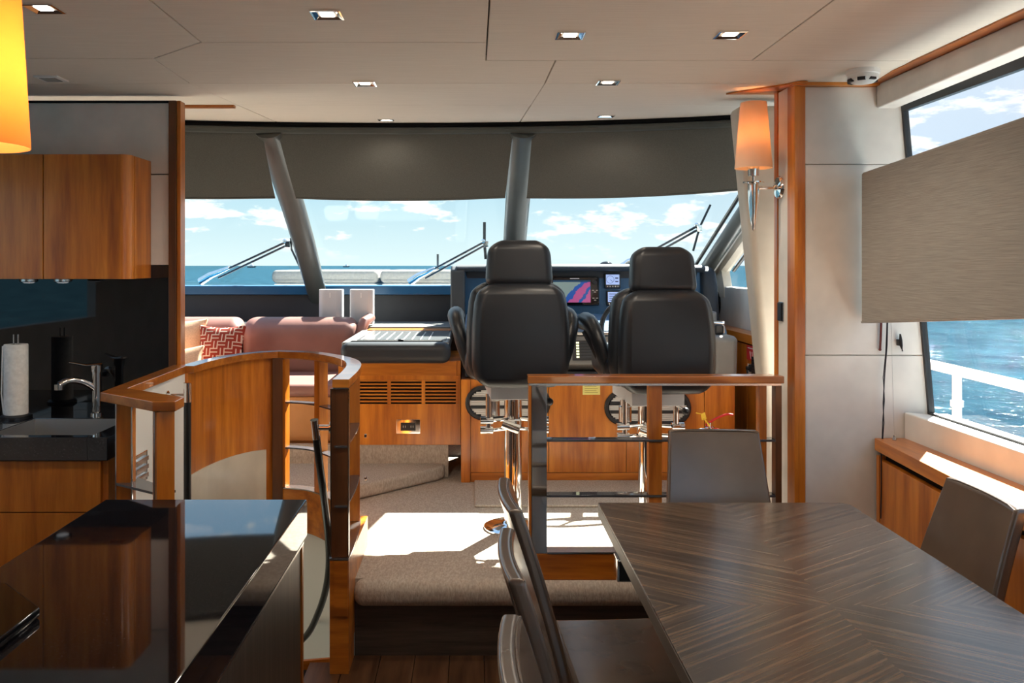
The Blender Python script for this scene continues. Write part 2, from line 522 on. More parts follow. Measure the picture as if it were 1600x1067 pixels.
def roundbox(bm, size, r, mid=6, k=4, fn=None, mat=None):
    """rounded box on a grid, centred on the origin, deformed by fn, then placed by mat"""
    h = [s / 2 for s in size]
    r = min(r, min(h) * 0.999)
    def axis(hh):
        inner = hh - r
        out = [-inner + 2 * inner * i / mid for i in range(mid + 1)]
        arc = [inner + r * math.tan(math.radians(45.0 * (i + 1) / k)) for i in range(k)]
        return [-x for x in reversed(arc)] + out + arc
    ax = [axis(x) for x in h]
    new = []
    for d in range(3):
        u, v = (d + 1) % 3, (d + 2) % 3
        for s in (-1, 1):
            grid = []
            for a in ax[u]:
                row = []
                for b in ax[v]:
                    p = [0, 0, 0]
                    p[d] = s * h[d]; p[u] = a; p[v] = b
                    q = Vector(max(-(h[i] - r), min(h[i] - r, p[i])) for i in range(3))
                    dlt = Vector(p) - q
                    co = q + dlt.normalized() * r if dlt.length > 1e-9 else q
                    row.append(bm.verts.new(co))
                grid.append(row)
            new += [x for row in grid for x in row]
            for i in range(len(grid) - 1):
                for j in range(len(grid[0]) - 1):
                    f = (grid[i][j], grid[i + 1][j], grid[i + 1][j + 1], grid[i][j + 1])
                    bm.faces.new(f if s > 0 else tuple(reversed(f)))
    bmesh.ops.remove_doubles(bm, verts=new, dist=1e-5)
    for v in bm.verts:
        if v.tag: continue
        v.tag = True
        if fn is not None: v.co = Vector(fn(v.co))
        if mat is not None: v.co = mat @ v.co
    return bm
def T(x, y, z): return Matrix.Translation((x, y, z))
def R(a, ax): return Matrix.Rotation(a, 4, ax)
def ribbon(bm, path, off0, off1, z0, z1):
    """strip following a plan path (list of xy); off>0 lies to the right of travel; z may be callables of 0..1"""
    n = len(path)
    P = [Vector((p[0], p[1], 0)) for p in path]
    fz0 = z0 if callable(z0) else (lambda t: z0)
    fz1 = z1 if callable(z1) else (lambda t: z1)
    rings = []
    for i, p in enumerate(P):
        tan = (P[min(i + 1, n - 1)] - P[max(i - 1, 0)]).normalized()
        nr = Vector((tan.y, -tan.x, 0))
        t = i / (n - 1)
        a, b = p + nr * off0, p + nr * off1
        rings.append([bm.verts.new((a.x, a.y, fz0(t))), bm.verts.new((b.x, b.y, fz0(t))), bm.verts.new((b.x, b.y, fz1(t))), bm.verts.new((a.x, a.y, fz1(t)))])
    for i in range(n - 1):
        for k in range(4):
            bm.faces.new((rings[i][k], rings[i][(k + 1) % 4], rings[i + 1][(k + 1) % 4], rings[i + 1][k]))
    bm.faces.new(list(reversed(rings[0]))); bm.faces.new(rings[-1])
    return bm

# ================================================================== OUTSIDE: sea, deck
bm = BM(); r_ = bmesh.ops.create_grid(bm, x_segments=1, y_segments=1, size=30000)
bmesh.ops.translate(bm, verts=bm.verts, vec=(0, 0, -2.2))
struct('sea', bm, SEA, origin=(0, 0, -2.2), smooth=False)
bm = BM(); prism(bm, [(-2.3, 6.55, 1.0), (1.4, 6.55, 1.0), (0.6, 10.5, 1.0), (-0.44, 12.2, 1.0), (-1.5, 10.5, 1.0)], (0, 0, 0.12), 0.02)
fore = struct('foredeck', bm, GELCOAT)
bm = BM(); box(bm, -2.6, 1.75, -7.5, -3.0, -0.12, -0.02)  # unseen deck slab, added to bounce sunlight into the saloon
struct('aft_bounce_deck', bm, wood('teak_deck', (0.30, 0.20, 0.12), (0.40, 0.28, 0.17), (0.48, 0.35, 0.22), scale=(20, 1.2, 20), rough=0.7, coat=0))
def sunpad(x0, x1, label):
    t = thing('sunpad', label, 'cushion', ((x0 + x1) / 2, 8.6, 1.12), 'sunpads on the foredeck')
    bm = BM(); box(bm, x0 + .01, x1 - .01, 8.32, 9.9, 1.12, 1.325, 0.03)
    obj('base', bm, GELCOAT, t)
    bm = BM(); roundbox(bm, (x1 - x0, 1.65, 0.13), 0.05, mat=T((x0 + x1) / 2, 9.12, 1.39)); obj('cushion', bm, PAD, t)
    bm = BM(); tube(bm, [(x0 + .04, 8.293, 1.352), (x1 - .04, 8.293, 1.352)], 0.006, 6); obj('piping', bm, PAD, t)
sunpad(-2.02, -0.955, 'pale grey foredeck sunpad seen through the raked windscreen mullion')
sunpad(-0.935, 0.40, 'pale grey foredeck sunpad outside the glass behind the second wiper')
for px, Yd, nm, lb in ((393, 1500, 'motor_boat', 'tiny boat on the horizon seen left of the raked mullion'),
                       (541, 1900, 'motor_boat', 'tiny boat on the horizon seen above the left sunpad')):
    p = at(px, 415, Yd)
    t = thing(nm, lb, 'boat', (p.x, Yd, -2.2), 'boats on the horizon')
    bm = BM(); prism(bm, [(p.x - 7, Yd - 2, -2.5), (p.x + 6, Yd - 2, -2.5), (p.x + 9, Yd - 2, 0.6), (p.x - 7.5, Yd - 2, 0.1)], (0, 4, 0), 0.2)
    obj('hull', bm, DARK_METAL, t)
    bm = BM(); box(bm, p.x - 3, p.x + 3, Yd - 1.5, Yd + 1.5, 0.2, 3.0, 0.3); box(bm, p.x - 1, p.x + 1.5, Yd - 1, Yd + 1, 2.8, 4.8, 0.2)
    obj('cabin', bm, GELCOAT, t)
p = at(684, 397, 11.2)
t = thing('jackstaff', 'thin bare pole standing on the bow behind the second wiper', 'pole', (p.x, 11.2, 1.12))
bm = BM(); tube(bm, [(p.x, 11.2, 1.12), (p.x, 11.2, p.z)], 0.014, 8); obj('pole', bm, DARK_METAL, t)
bm = BM(); lathe(bm, [(0.04, 0), (0.04, 0.015), (0.018, 0.03)], (p.x, 11.2, 1.12), 12); obj('base', bm, STEEL, t)
# side-deck handrail beyond the saloon window
t = thing('deck_rail', 'white side deck handrail outside the right hand window', 'railing', (2.4, 3.5, 0.0))
bm = BM(); tube(bm, [(2.4, -3, 0.955), (2.4, 3.6, 0.972), (2.4, 6.2, 1.0)], 0.026, 12); obj('rail', bm, GELCOAT, t)
for yy in (-0.2, 1.25, 2.69, 4.13, 5.57):
    bm = BM(); tube(bm, [(2.4, yy, 0.97), (2.4, yy, 0.0)], 0.022, 10); po = obj('post', bm, GELCOAT, t)
    bm = BM(); tube(bm, [(2.4, yy, 0.80), (2.4, yy, 0.83)], 0.03, 10); obj('collar', bm, GELCOAT, po)
bm = BM(); box(bm, 1.80, 2.55, -4, 6.8, -0.12, 0.0, 0.02); struct('side_deck', bm, GELCOAT)

# ================================================================== FLOOR, PLATFORM, STAIRWELL
PATH_A = smooth_path([(-1.22, 3.46), (-1.205, 3.66), (-1.155, 3.87), (-1.07, 4.02), (-0.956, 4.10)], 5)      # wooden curved panel
PATH_B = smooth_path([(-0.956, 4.10), (-0.771, 4.04), (-0.625, 3.88), (-0.528, 3.71), (-0.480, 3.53), (-0.462, 3.30), (-0.460, 3.05)], 5)
PATH_A = [(p.x, p.y) for p in PATH_A]; PATH_B = [(p.x, p.y) for p in PATH_B]
fl = bpy.data.objects.new('floor', None); COL.objects.link(fl); fl['kind'] = 'structure'
PW = 0.132
i = 0
x = -2.6
while x < 1.76:
    x1 = min(x + PW, 1.78)
    xm = (x + x1) / 2
    if xm > -0.53: y1 = 3.205
    elif xm > -0.68: y1 = 3.15
    elif xm > -1.25: y1 = 2.80
    else: y1 = 3.53
    y0 = -3.0
    cuts = sorted([y0, 0.3 + (i * 0.83) % 1.9, y1])
    for a, b in zip(cuts[:-1], cuts[1:]):
        bm = BM(); box(bm, x + .0012, x1 - .0012, a + .0012, b - .0012, -0.02, 0.0, 0.0015, 1)
        obj('plank', bm, FLOORW, fl)
    x = x1; i += 1
bm = BM(); box(bm, -2.6, -0.68, -3, 2.80, -0.08, -0.0205); box(bm, -0.68, 1.78, -3, 3.13, -0.08, -0.0205); box(bm, -0.528, 1.78, 3.13, 3.205, -0.08, -0.0205); obj('subfloor', bm, BLACK_MATTE, fl)
# helm platform (carpet) and its risers
ZP = 0.29
outer = [(a, b) for a, b in PATH_A] + [(a, b) for a, b in PATH_B[1:]]
poly = [(-2.6, 6.3), (-2.6, 3.56), (-1.222, 3.56)] + [p for p in outer if p[1] > 3.57] + [(-0.462, 3.5), (-0.460, 3.22), (1.72, 3.22), (1.72, 6.3)]
# order: left side, along the stairwell, front edge, right side
bm = BM(); prism(bm, [(a, b, ZP - 0.09) for a, b in poly], (0, 0, 0.09)); obj('helm_platform', bm, CARPET, fl, smooth=False)
bm = BM(); roundbox(bm, (1.68, 0.13, 0.095), 0.04, mat=T(0.38, 3.225, ZP - 0.0472)); obj('carpet_nosing', bm, CARPET, fl)
bm = BM(); box(bm, -0.458, 1.26, 3.205, 3.235, -0.02, ZP - 0.09); obj('step_riser', bm, RISER, fl)
# raised carpeted step towards the settee
zs = 0.367
pts = [(-2.5, 4.30), (-1.0, 4.16), (-0.93, 4.18), (-0.70, 4.20), (-0.60, 4.28), (-0.20, 4.665), (-0.165, 4.72), (-0.165, 4.80), (-2.5, 4.80)]
bm = BM(); prism(bm, [(a, b, ZP + .001) for a, b in pts], (0, 0, zs - ZP), 0.022, 3); obj('settee_step', bm, CARPET, fl)
bm = BM(); box(bm, -2.5, -0.145, 4.76, 4.80, ZP + .001, 0.475); obj('carpet_riser', bm, CARPET, fl)
# stairwell walls below the deck
ws = bpy.data.objects.new('wall_stairwell', None); COL.objects.link(ws); ws['kind'] = 'structure'
bm = BM(); ribbon(bm, PATH_A + PATH_B[1:-2], 0.0, 0.035, -1.6, 0.215); obj('curved_wall', bm, STAIRW, ws)
bm = BM(); box(bm, -1.225, -1.20, 2.90, 3.46, -1.6, 1.051); obj('side_wall', bm, STAIRW, ws)
bm = BM(); box(bm, -1.255, -0.50, 2.77, 2.80, -1.6, -0.02); obj('near_wall', bm, STAIRW, ws)
bm = BM(); box(bm, -1.3, -0.45, 2.7, 4.2, -1.65, -1.6); obj('stair_bottom', bm, CARPET, ws)
for k in range(4):
    bm = BM(); box(bm, -1.2, -0.52, 3.25 + .2 * k, 3.45 + .2 * k, -1.6, -0.55 - 0.25 * k, 0.01); obj('tread', bm, CARPET, ws)
bm = BM(); prism(bm, [(-0.72, 3.13, -0.03), (-0.53, 3.165, -0.03), (-0.53, 3.178, -0.03), (-0.72, 3.143, -0.03)], (0, 0, 0.036)); obj('floor_edge_trim', bm, CHERRY_H, ws)
# step light set in the stair wall
p0 = at(215, 735, 2.90)
t = thing('step_light', 'small chrome louvred step light set in the white stair wall', 'light', (-1.199, 2.97, 0.80))
bm = BM(); box(bm, -1.2, -1.19, 2.90, 3.04, 0.72, 0.83, 0.004); obj('plate', bm, CHROME, t)
for k in range(3):
    bm = BM(); box(bm, -1.192, -1.180, 2.915, 3.025, 0.735 + .03 * k, 0.752 + .03 * k, 0.002); obj('louvre', bm, STEEL, t)

# ================================================================== CEILING
def cz(Y): return 2.2 if Y <= 3.2 else 2.2 + 0.0733 * (Y - 3.2)
ce = bpy.data.objects.new('ceiling', None); COL.objects.link(ce); ce['kind'] = 'structure'
G = 0.0022
def ceil_panel(pts, parts=True):
    """panel of stretched cloth; polygon shrunk by the joint gap"""
    n = len(pts); P = [Vector((a, b, 0)) for a, b in pts]
    area = sum(P[i].x * P[(i + 1) % n].y - P[(i + 1) % n].x * P[i].y for i in range(n))
    sgn = 1 if area > 0 else -1
    out = []
    for i in range(n):
        d1 = (P[i] - P[i - 1]).normalized(); d2 = (P[(i + 1) % n] - P[i]).normalized()
        n1 = Vector((-d1.y, d1.x, 0)) * sgn; n2 = Vector((-d2.y, d2.x, 0)) * sgn
        bis = (n1 + n2); bis = bis / max(0.3, bis.length_squared) * 2
        q = P[i] + bis * G
        out.append((q.x, q.y, cz(q.y)))
    bm = BM(); prism(bm, out, (0, 0, 0.02), 0.0025, 2)
    obj('ceiling_panel', bm, CEIL, ce, angle=30)
YS = 3.90
ceil_panel([(-0.855, -3), (0.042, -3), (0.042, 2.61), (-0.855, 2.61)])
ceil_panel([(-2.6, -3), (-0.855, -3), (-0.855, 2.61), (-1.085, 2.817), (-2.6, 2.817)])
ceil_panel([(0.042, -3), (0.95, -3), (0.95, 2.84), (0.042, 2.84)])
ceil_panel([(-0.855, 2.61), (0.042, 2.61), (0.042, 2.84), (0.28, 2.84), (0.274, 3.2), (-1.092, 3.2), (-1.085, 2.817)])
ceil_panel([(0.95, -3), (1.50, -3), (1.50, 2.84), (0.95, 2.84)])
ceil_panel([(0.28, 2.84), (1.50, 2.84), (1.53, 3.2), (0.274, 3.2)])
ceil_panel([(-2.6, 2.817), (-1.085, 2.817), (-1.092, 3.2), (-2.6, 3.2)])
G = 0.0004
ceil_panel([(-1.092, 3.2), (0.274, 3.2), (0.268, YS), (-1.105, YS)])
ceil_panel([(0.274, 3.2), (1.85, 3.2), (1.85, YS), (0.268, YS)])
ceil_panel([(-2.6, 3.2), (-1.092, 3.2), (-1.105, YS), (-2.6, YS)])
G = 0.0022
ceil_panel([(-1.105, YS), (0.268, YS), (0.262, 4.72), (-0.44, 4.77), (-1.115, 4.72)])
ceil_panel([(0.268, YS), (1.85, YS), (1.85, 4.13), (1.62, 4.30), (1.0, 4.56), (0.262, 4.72)])
ceil_panel([(-2.6, YS), (-1.105, YS), (-1.115, 4.72), (-1.9, 4.56), (-2.6, 4.2)])
bm = BM(); prism(bm, [(-2.7, -3.2, 2.2205), (2.0, -3.2, 2.2205), (2.0, 3.2, 2.2205), (-2.7, 3.2, 2.2205)], (0, 0, 0.12))
prism(bm, [(-2.7, 3.2, 2.2205), (1.9, 3.2, 2.2205), (1.9, 4.1, 2.287), (1.62, 4.32, 2.303), (0.27, 4.74, 2.334), (-0.44, 4.79, 2.338), (-1.15, 4.74, 2.334), (-2.0, 4.5, 2.317), (-2.7, 4.1, 2.287)], (0, 0, 0.12))
obj('roof_slab', bm, CEIL_GAP, ce, smooth=False)

# ================================================================== BULKHEADS
# galley bulkhead, facing the camera
wl = bpy.data.objects.new('wall_forward_left', None); COL.objects.link(wl); wl['kind'] = 'structure'
YG = 3.53
bm = BM(); box(bm, -2.6, -1.292, YG, YG + .02, 1.889, 2.19, 0.003); obj('wall_panel', bm, WALLW, wl)
bm = BM(); box(bm, -2.6, -1.292, YG, YG + .02, 1.502, 1.885, 0.003); obj('wall_panel', bm, WALLW, wl)
bm = BM(); box(bm, -2.6, -1.292, YG - .002, YG + .02, 0.887, 1.500, 0.002); obj('backsplash', bm, BACKSPLASH, wl)
bm = BM(); box(bm, -2.6, -1.25, YG + .02, YG + .05, 0, 2.2); obj('core', bm, BLACK_MATTE, wl)
bm = BM(); box(bm, -1.291, -1.258, YG - .012, YG + .05, 0, 2.199, 0.003); obj('post', bm, CHERRY_DARK, wl)
bm = BM(); box(bm, -1.2575, -1.241, YG - .006, YG + .05, 0, 2.199, 0.003); obj('edge_strip', bm, CHERRY, wl)
bm = BM(); box(bm, -2.6, -1.292, YG - .004, YG + .02, 2.1905, 2.1995); obj('shadow_gap', bm, BLACK_MATTE, wl)
# starboard bulkhead, facing the camera, its edge follows the sloping hull
wr = bpy.data.objects.new('wall_forward_right', None); COL.objects.link(wr); wr['kind'] = 'structure'
YB = 3.2
def hx(z): return 1.637 + (2.115 - z) * 0.0872
def bulk(z0, z1):
    bm = BM(); prism(bm, [(1.2745, YB, z0), (hx(z0) + .02, YB, z0), (hx(z1) + .02, YB, z1), (1.2745, YB, z1)], (0, 0.02, 0), 0.004, 2)
    obj('wall_panel', bm, WALLW, wr)
bulk(1.8905, 2.188); bulk(1.156, 1.8885); bulk(0.0, 1.154)
bm = BM(); prism(bm, [(1.28, YB + .02, 0), (1.86, YB + .02, 0), (1.66, YB + .02, 2.2), (1.28, YB + .02, 2.2)], (0, 0.16, 0)); obj('core', bm, WALLW, wr)
bm = BM(); box(bm, 1.2302, 1.2445, YB - .012, 3.263, 0, 2.199, 0.002); obj('post', bm, CHERRY, wr)
bm = BM(); box(bm, 1.245, 1.274, YB - .006, 3.263, 0, 2.199, 0.002); obj('post', bm, CHERRY, wr)
bm = BM(); box(bm, 1.233, 1.28, 3.2635, 3.366, 0, 2.199, 0.002); obj('jamb_panel', bm, WALLW, wr)
bm = BM(); box(bm, 1.228, 1.28, 3.3665, 3.402, 0, 2.21, 0.002); obj('jamb_edge', bm, CHERRY, wr)
# thin wooden crown trim
bm = BM(); box(bm, 1.22, 1.55, YB - .03, YB + .01, 2.188, 2.1995); struct('trim_1', bm, CHERRY_H)
bm = BM(); prism(bm, [(1.50, -3, 2.196), (1.575, -3, 2.196), (1.575, 3.2, 2.196), (1.53, 3.2, 2.196), (1.50, 2.98, 2.196)], (0, 0, 0.02)); struct('trim_2', bm, CHERRY_Y)
bm = BM(); prism(bm, [(1.05, 3.46, cz(3.46) - .002), (1.235, 3.14, 2.197), (1.262, 3.14, 2.197), (1.262, 3.46, cz(3.46) - .002)], (0, 0, -0.006)); struct('trim_3', bm, CHERRY_H)
bm = BM(); box(bm, -1.9, -1.12, 3.88, 3.915, cz(3.9) - .012, cz(3.9)); struct('trim_4', bm, CHERRY_H)
# leaning upholstered pillar in the wheelhouse opening
bm = BM(); prism(bm, [(1.150, 3.62, 2.20), (1.334, 3.62, 0.29), (1.50, 3.62, 0.29), (1.42, 3.62, 2.20)], (0, 0.14, 0), 0.03, 4); struct('wall_pillar', bm, BEIGEP)
# starboard hull below and above the window
wst = bpy.data.objects.new('wall_starboard', None); COL.objects.link(wst); wst['kind'] = 'structure'
bm = BM(); box(bm, 1.78, 1.82, -3, 3.2, -0.1, 0.93); obj('hull_side', bm, GELCOAT, wst)
bm = BM(); box(bm, 1.60, 1.85, -3, 3.2, 2.16, 2.225); obj('side_coaming', bm, GELCOAT, wst)
# header box over the window (white leather), slightly shallower aft
bm = BM(); prism(bm, [(1.548, 3.198, 2.103), (1.548, 3.198, 2.196), (1.548, 0.4, 2.196), (1.548, 0.4, 2.150), (1.548, 2.34, 2.117)], (0.075, 0, 0), 0.006, 3); obj('header', bm, WALLW, wst)
bm = BM(); prism(bm, [(1.655, 3.198, 0.80), (1.655, 3.198, 0.938), (1.74, 3.198, 0.930), (1.79, 3.198, 0.92), (1.79, 3.198, 0.80)], (0, -6.2, 0), 0.006, 3); obj('sill', bm, WALLW, wst)
# window 2: saloon side window
w2 = bpy.data.objects.new('window_2', None); COL.objects.link(w2); w2['kind'] = 'structure'
def wx(z): return hx(z) + 0.012
bm = BM(); prism(bm, [(wx(.93), 3.2, .93), (wx(2.12), 3.2, 2.12), (wx(2.12), -3, 2.12), (wx(.93), -3, .93)], (0.006, 0, 0)); obj('pane', bm, GLASS2, w2, smooth=False)
bm = BM(); prism(bm, [(wx(.93) - .006, 3.2, .93), (wx(2.15) - .006, 3.2, 2.15), (wx(2.15) - .006, 3.185, 2.15), (wx(.93) - .006, 3.185, .93)], (0.02, 0, 0))
prism(bm, [(wx(2.09) - .006, 3.2, 2.092), (wx(2.12) - .006, 3.2, 2.125), (wx(2.12) - .006, -3, 2.125), (wx(2.09) - .006, -3, 2.092)], (0.02, 0, 0))
prism(bm, [(wx(.93) - .006, 3.2, .928), (wx(.95) - .006, 3.2, .938), (wx(.95) - .006, -3, .938), (wx(.93) - .006, -3, .928)], (0.02, 0, 0))
obj('frame', bm, BLACK, w2, smooth=False)
# port side and aft, out of the picture but closing the room
wp = bpy.data.objects.new('wall_port', None); COL.objects.link(wp); wp['kind'] = 'structure'
bm = BM(); box(bm, -2.66, -2.6, -3, 6.3, -0.1, 1.15); obj('hull_side', bm, WALLW, wp)
bm = BM(); box(bm, -2.66, -2.6, -3, 4.2, 1.95, 2.25); obj('header', bm, WALLW, wp)
bm = BM(); box(bm, -2.66, -2.6, 3.1, 4.0, 1.15, 1.95); box(bm, -2.66, -2.6, -3, 1.33, 1.15, 1.95); obj('side_panel', bm, WALLW, wp)
wa = bpy.data.objects.new('wall_aft', None); COL.objects.link(wa); wa['kind'] = 'structure'
bm = BM(); box(bm, -2.66, 0.90, -3.06, -3.0, -0.1, 2.2); box(bm, 1.75, 1.82, -3.06, -3.0, -0.1, 2.2); obj('wall_panel', bm, WALLW, wa)  # unseen wall; its opening is placed to steer daylight away from the galley

# ================================================================== WINDSCREEN
def wtop(X):
    u = abs(X + 0.44)
    Y = 4.78 - 0.095 * u ** 2 - 0.012 * u ** 4
    return Vector((X, Y, cz(Y) - 0.02))
def wbot(X):
    u = abs(X + 0.44)
    return Vector((X, 6.33 - 0.045 * u ** 2, 1.352 + 0.012 * u ** 2))
XM = [-2.56, -1.155, 0.28, 1.655]
w1 = bpy.data.objects.new('window_1', None); COL.objects.link(w1); w1['kind'] = 'structure'
def wpt(X, t, inset=0.0):
    a, b = wtop(X), wbot(X)
    n = Vector((0, -0.55, -0.83))
    return a.lerp(b, t) + n * inset
def sheet(xa, xb, ta, tb, inset, thick, nx=8, tfun=None, sag=0.0):
    bm = BM(); g0, g1 = [], []
    for i in range(nx + 1):
        X = xa + (xb - xa) * i / nx
        r0, r1 = [], []
        for j in range(5):
            tt = ta + ((tfun(X) if tfun else tb) - ta) * j / 4
            s = sag * math.sin(PI * i / nx)
            r0.append(bm.verts.new(wpt(X, tt, inset))); r1.append(bm.verts.new(wpt(X, tt, inset + thick)))
        g0.append(r0); g1.append(r1)
    for i in range(nx):
        for j in range(4):
            bm.faces.new((g0[i][j], g0[i + 1][j], g0[i + 1][j + 1], g0[i][j + 1]))
            bm.faces.new((g1[i][j], g1[i][j + 1], g1[i + 1][j + 1], g1[i + 1][j]))
    for i in range(nx):
        for j in (0, 4):
            bm.faces.new((g0[i][j], g0[i + 1][j], g1[i + 1][j], g1[i][j]))
    for j in range(4):
        for i in (0, nx):
            bm.faces.new((g0[i][j], g0[i][j + 1], g1[i][j + 1], g1[i][j]))
    return bm
for a, b in zip(XM[:-1], XM[1:]):
    obj('pane', sheet(a, b, 0.0, 1.0, 0.0, 0.006), GLASS, w1, angle=20)
bm = BM(); tube(bm, [wtop(XM[0] + (XM[3] - .05 - XM[0]) * i / 24) + Vector((0, -0.02, 0.0)) for i in range(25)], 0.028, 8); obj('header_trim', bm, BLACK_MATTE, w1)
bm = BM(); tube(bm, [wtop(XM[0] + (XM[3] - .06 - XM[0]) * i / 24) + Vector((0, -0.052, -0.030)) for i in range(25)], 0.020, 8); obj('header_bar', bm, MULL, w1)
for X in XM[1:3]:
    bm = BM(); tube(bm, [wpt(X, t, 0.05 + 0.10 * max(0, t - .5) * 2) for t in (-0.01, .2, .4, .6, .8, .97, 1.10)], [.078, .078, .078, .078, .076, .07, .05], 16, [.055] * 6 + [.04]); obj('mullion', bm, MULL, w1)
X = XM[3]
def apil(t, dx=0, dy=0, dz=0): return wpt(X, t, 0.02) + Vector((dx, dy, dz))
bm = BM(); tube(bm, [apil(t, -0.095, 0, 0.0) for t in (0.0, .3, .6, .9, 1.02)], 0.012, 8); obj('pane_gasket', bm, BLACK, w1)
bm = BM(); tube(bm, [apil(t, 0.0, 0, 0) for t in (0.0, .3, .6, .9, 1.02)], 0.048, 12, 0.05); obj('corner_pillar', bm, MULL, w1)
# window 3: wheelhouse side window behind the corner pillar
w3 = bpy.data.objects.new('window_3', None); COL.objects.link(w3); w3['kind'] = 'structure'
bm = BM(); tube(bm, [apil(t, 0.095, -0.03, -0.02) for t in (0.0, .3, .6, .9, 1.04)], 0.045, 8, 0.05); obj('frame', bm, BEIGEP, w3)
bm = BM(); prism(bm, [(1.79, 3.7, 1.30), (1.79, 6.2, 1.30), (1.79, 6.2, 1.42), (1.79, 4.2, 2.3), (1.79, 3.7, 2.3)], (0.006, 0, 0)); obj('pane', bm, GLASS2, w3, smooth=False)
bm = BM(); prism(bm, [(1.715, 6.05, 1.28), (1.715, 6.05, 1.50), (1.715, 5.78, 1.50), (1.715, 5.70, 1.345), (1.715, 5.70, 1.28)], (0.06, 0, 0), 0.006); obj('corner_block', bm, BEIGEP, w3)
bm = BM(); tube(bm, [apil(t, 0.135, -0.12, -0.04) for t in (0.0, .3, .6, .86)], 0.012, 8); obj('pane_gasket', bm, BLACK, w3)
wsw = bpy.data.objects.new('wall_starboard_wheelhouse', None); COL.objects.link(wsw); wsw['kind'] = 'structure'
bm = BM(); box(bm, 1.72, 1.80, 3.4, 6.25, 1.09, 1.355, 0.008); obj('side_panel', bm, WALLW, wsw)
bm = BM(); box(bm, 1.74, 1.80, 3.4, 6.25, 0.0, 1.09); obj('hull_side', bm, CHERRY, wsw)
# dash wall under the windscreen
wd = bpy.data.objects.new('wall_forward', None); COL.objects.link(wd); wd['kind'] = 'structure'
bm = BM(); box(bm, -2.6, 1.72, 6.12, 6.40, 1.285, 1.352, 0.008); obj('ledge', bm, NAVY, wd)
bm = BM(); box(bm, -2.6, 1.72, 6.16, 6.30, 0.2, 1.284, 0.004); obj('lower_face', bm, DASHL, wd)
bm = BM(); box(bm, -2.6, -0.76, 5.62, 6.16, 1.06, 1.10, 0.008); obj('shelf', bm, DASHL, wd)
bm = BM(); box(bm, -2.6, -0.77, 5.62, 6.16, 0.2, 1.06); obj('shelf_base', bm, CHERRY, wd)
# roller blinds hang almost plumb from the header, inboard of the raked glass
def blind(xt0, xt1, xb0, xb1, zb0, zb1, label):
    nx, ny = 12, 6
    def P(u, v, d):
        xt = xt0 + (xt1 - xt0) * u; xb = xb0 + (xb1 - xb0) * u
        tp = wtop(xt) + Vector((0, -0.045, -0.030))
        bt = Vector((xb, wtop(xb).y + 0.075, zb0 + (zb1 - zb0) * u - 0.012 * math.sin(PI * u)))
        p = tp.lerp(bt, v)
        return Vector((p.x, p.y - d - .012 * math.sin(PI * v), p.z))
    c = P(.5, 1, 0)
    t = thing('windscreen_blind', label, 'blind', tuple(c), 'pulled down windscreen blinds')
    bm = BM(); g = [[[bm.verts.new(P(i / nx, j / ny, d)) for j in range(ny + 1)] for i in range(nx + 1)] for d in (0, .003)]
    for i in range(nx):
        for j in range(ny):
            bm.faces.new((g[0][i][j], g[0][i + 1][j], g[0][i + 1][j + 1], g[0][i][j + 1]))
            bm.faces.new((g[1][i][j], g[1][i][j + 1], g[1][i + 1][j + 1], g[1][i + 1][j]))
        for j in (0, ny):
            bm.faces.new((g[0][i][j], g[0][i + 1][j], g[1][i + 1][j], g[1][i][j]))
    for j in range(ny):
        for i in (0, nx):
            bm.faces.new((g[0][i][j], g[0][i][j + 1], g[1][i][j + 1], g[1][i][j]))
    obj('cloth', bm, BLINDG, t)
    bm = BM(); tube(bm, [P(i / nx, 1, .0015) for i in range(nx + 1)], .006, 8); obj('bottom_bar', bm, BLINDG, t)
blind(-2.45, -1.190, -2.45, -1.145, 1.890, 1.893, 'dark grey windscreen blind left of the raked mullion')
blind(-1.105, 0.222, -1.030, 0.183, 1.893, 1.896, 'dark grey windscreen blind between the two round mullions')
blind(0.330, 1.50, 0.306, 1.485, 1.893, 1.905, 'dark grey windscreen blind nearest the orange wall lamp')
# wipers (outside the glass)
def wiper(base, joint, top, bot, Y, label):
    b, j, tp, bt = at(*base, Y + .2), at(*joint, Y), at(*top, Y), at(*bot, Y)
    t = thing('windscreen_wiper', label, 'wiper', tuple(b), 'windscreen wipers')
    d = (j - b); 
    bm = BM(); tube(bm, [b, b + d * .12 + Vector((0, 0, .012)), b + d * .35 + Vector((0, 0, .005))], [.030, .026, .013], 10); obj('arm_base', bm, CHROME, t)
    off = Vector((0.0, 0, -0.035))
    bm = BM(); tube(bm, [b + d * .2, j], 0.0085, 8); obj('arm', bm, DARK_METAL, t)
    bm = BM(); tube(bm, [b + d * .22 + off, j + off * .8], 0.0085, 8); obj('arm', bm, DARK_METAL, t)
    bm = BM(); box(bm, -.02, .02, -.012, .012, -.025, .025, .005, mat=T(*(j + Vector((0.02, 0, -.012))))); 
    bmesh.ops.create_uvsphere(bm, u_segments=10, v_segments=6, radius=.016, matrix=T(*(j + Vector((0, -.005, .012)))))
    obj('joint', bm, CHROME, t)
    bm = BM(); tube(bm, [tp, j * .4 + (tp + bt) * .3, bt], 0.011, 6, 0.008); obj('blade', bm, BLACK, t)
wiper((313, 440), (445, 379), (455, 372), (470, 420), 6.25, 'chrome windscreen wiper at the left, its arm ending beside the raked mullion')
wiper((640, 441), (755, 379), (757, 347), (759, 405), 6.25, 'chrome windscreen wiper in the middle with its blade standing upright')
wiper((968, 420), (1088, 354), (1110, 320), (1083, 392), 5.95, 'chrome windscreen wiper behind the right helm seat with a slanting blade')
bm = BM(); box(bm, -2.5, 1.7, 6.42, 6.75, 1.05, 1.338, 0.02); obj('cowl', bm, GELCOAT, fore)

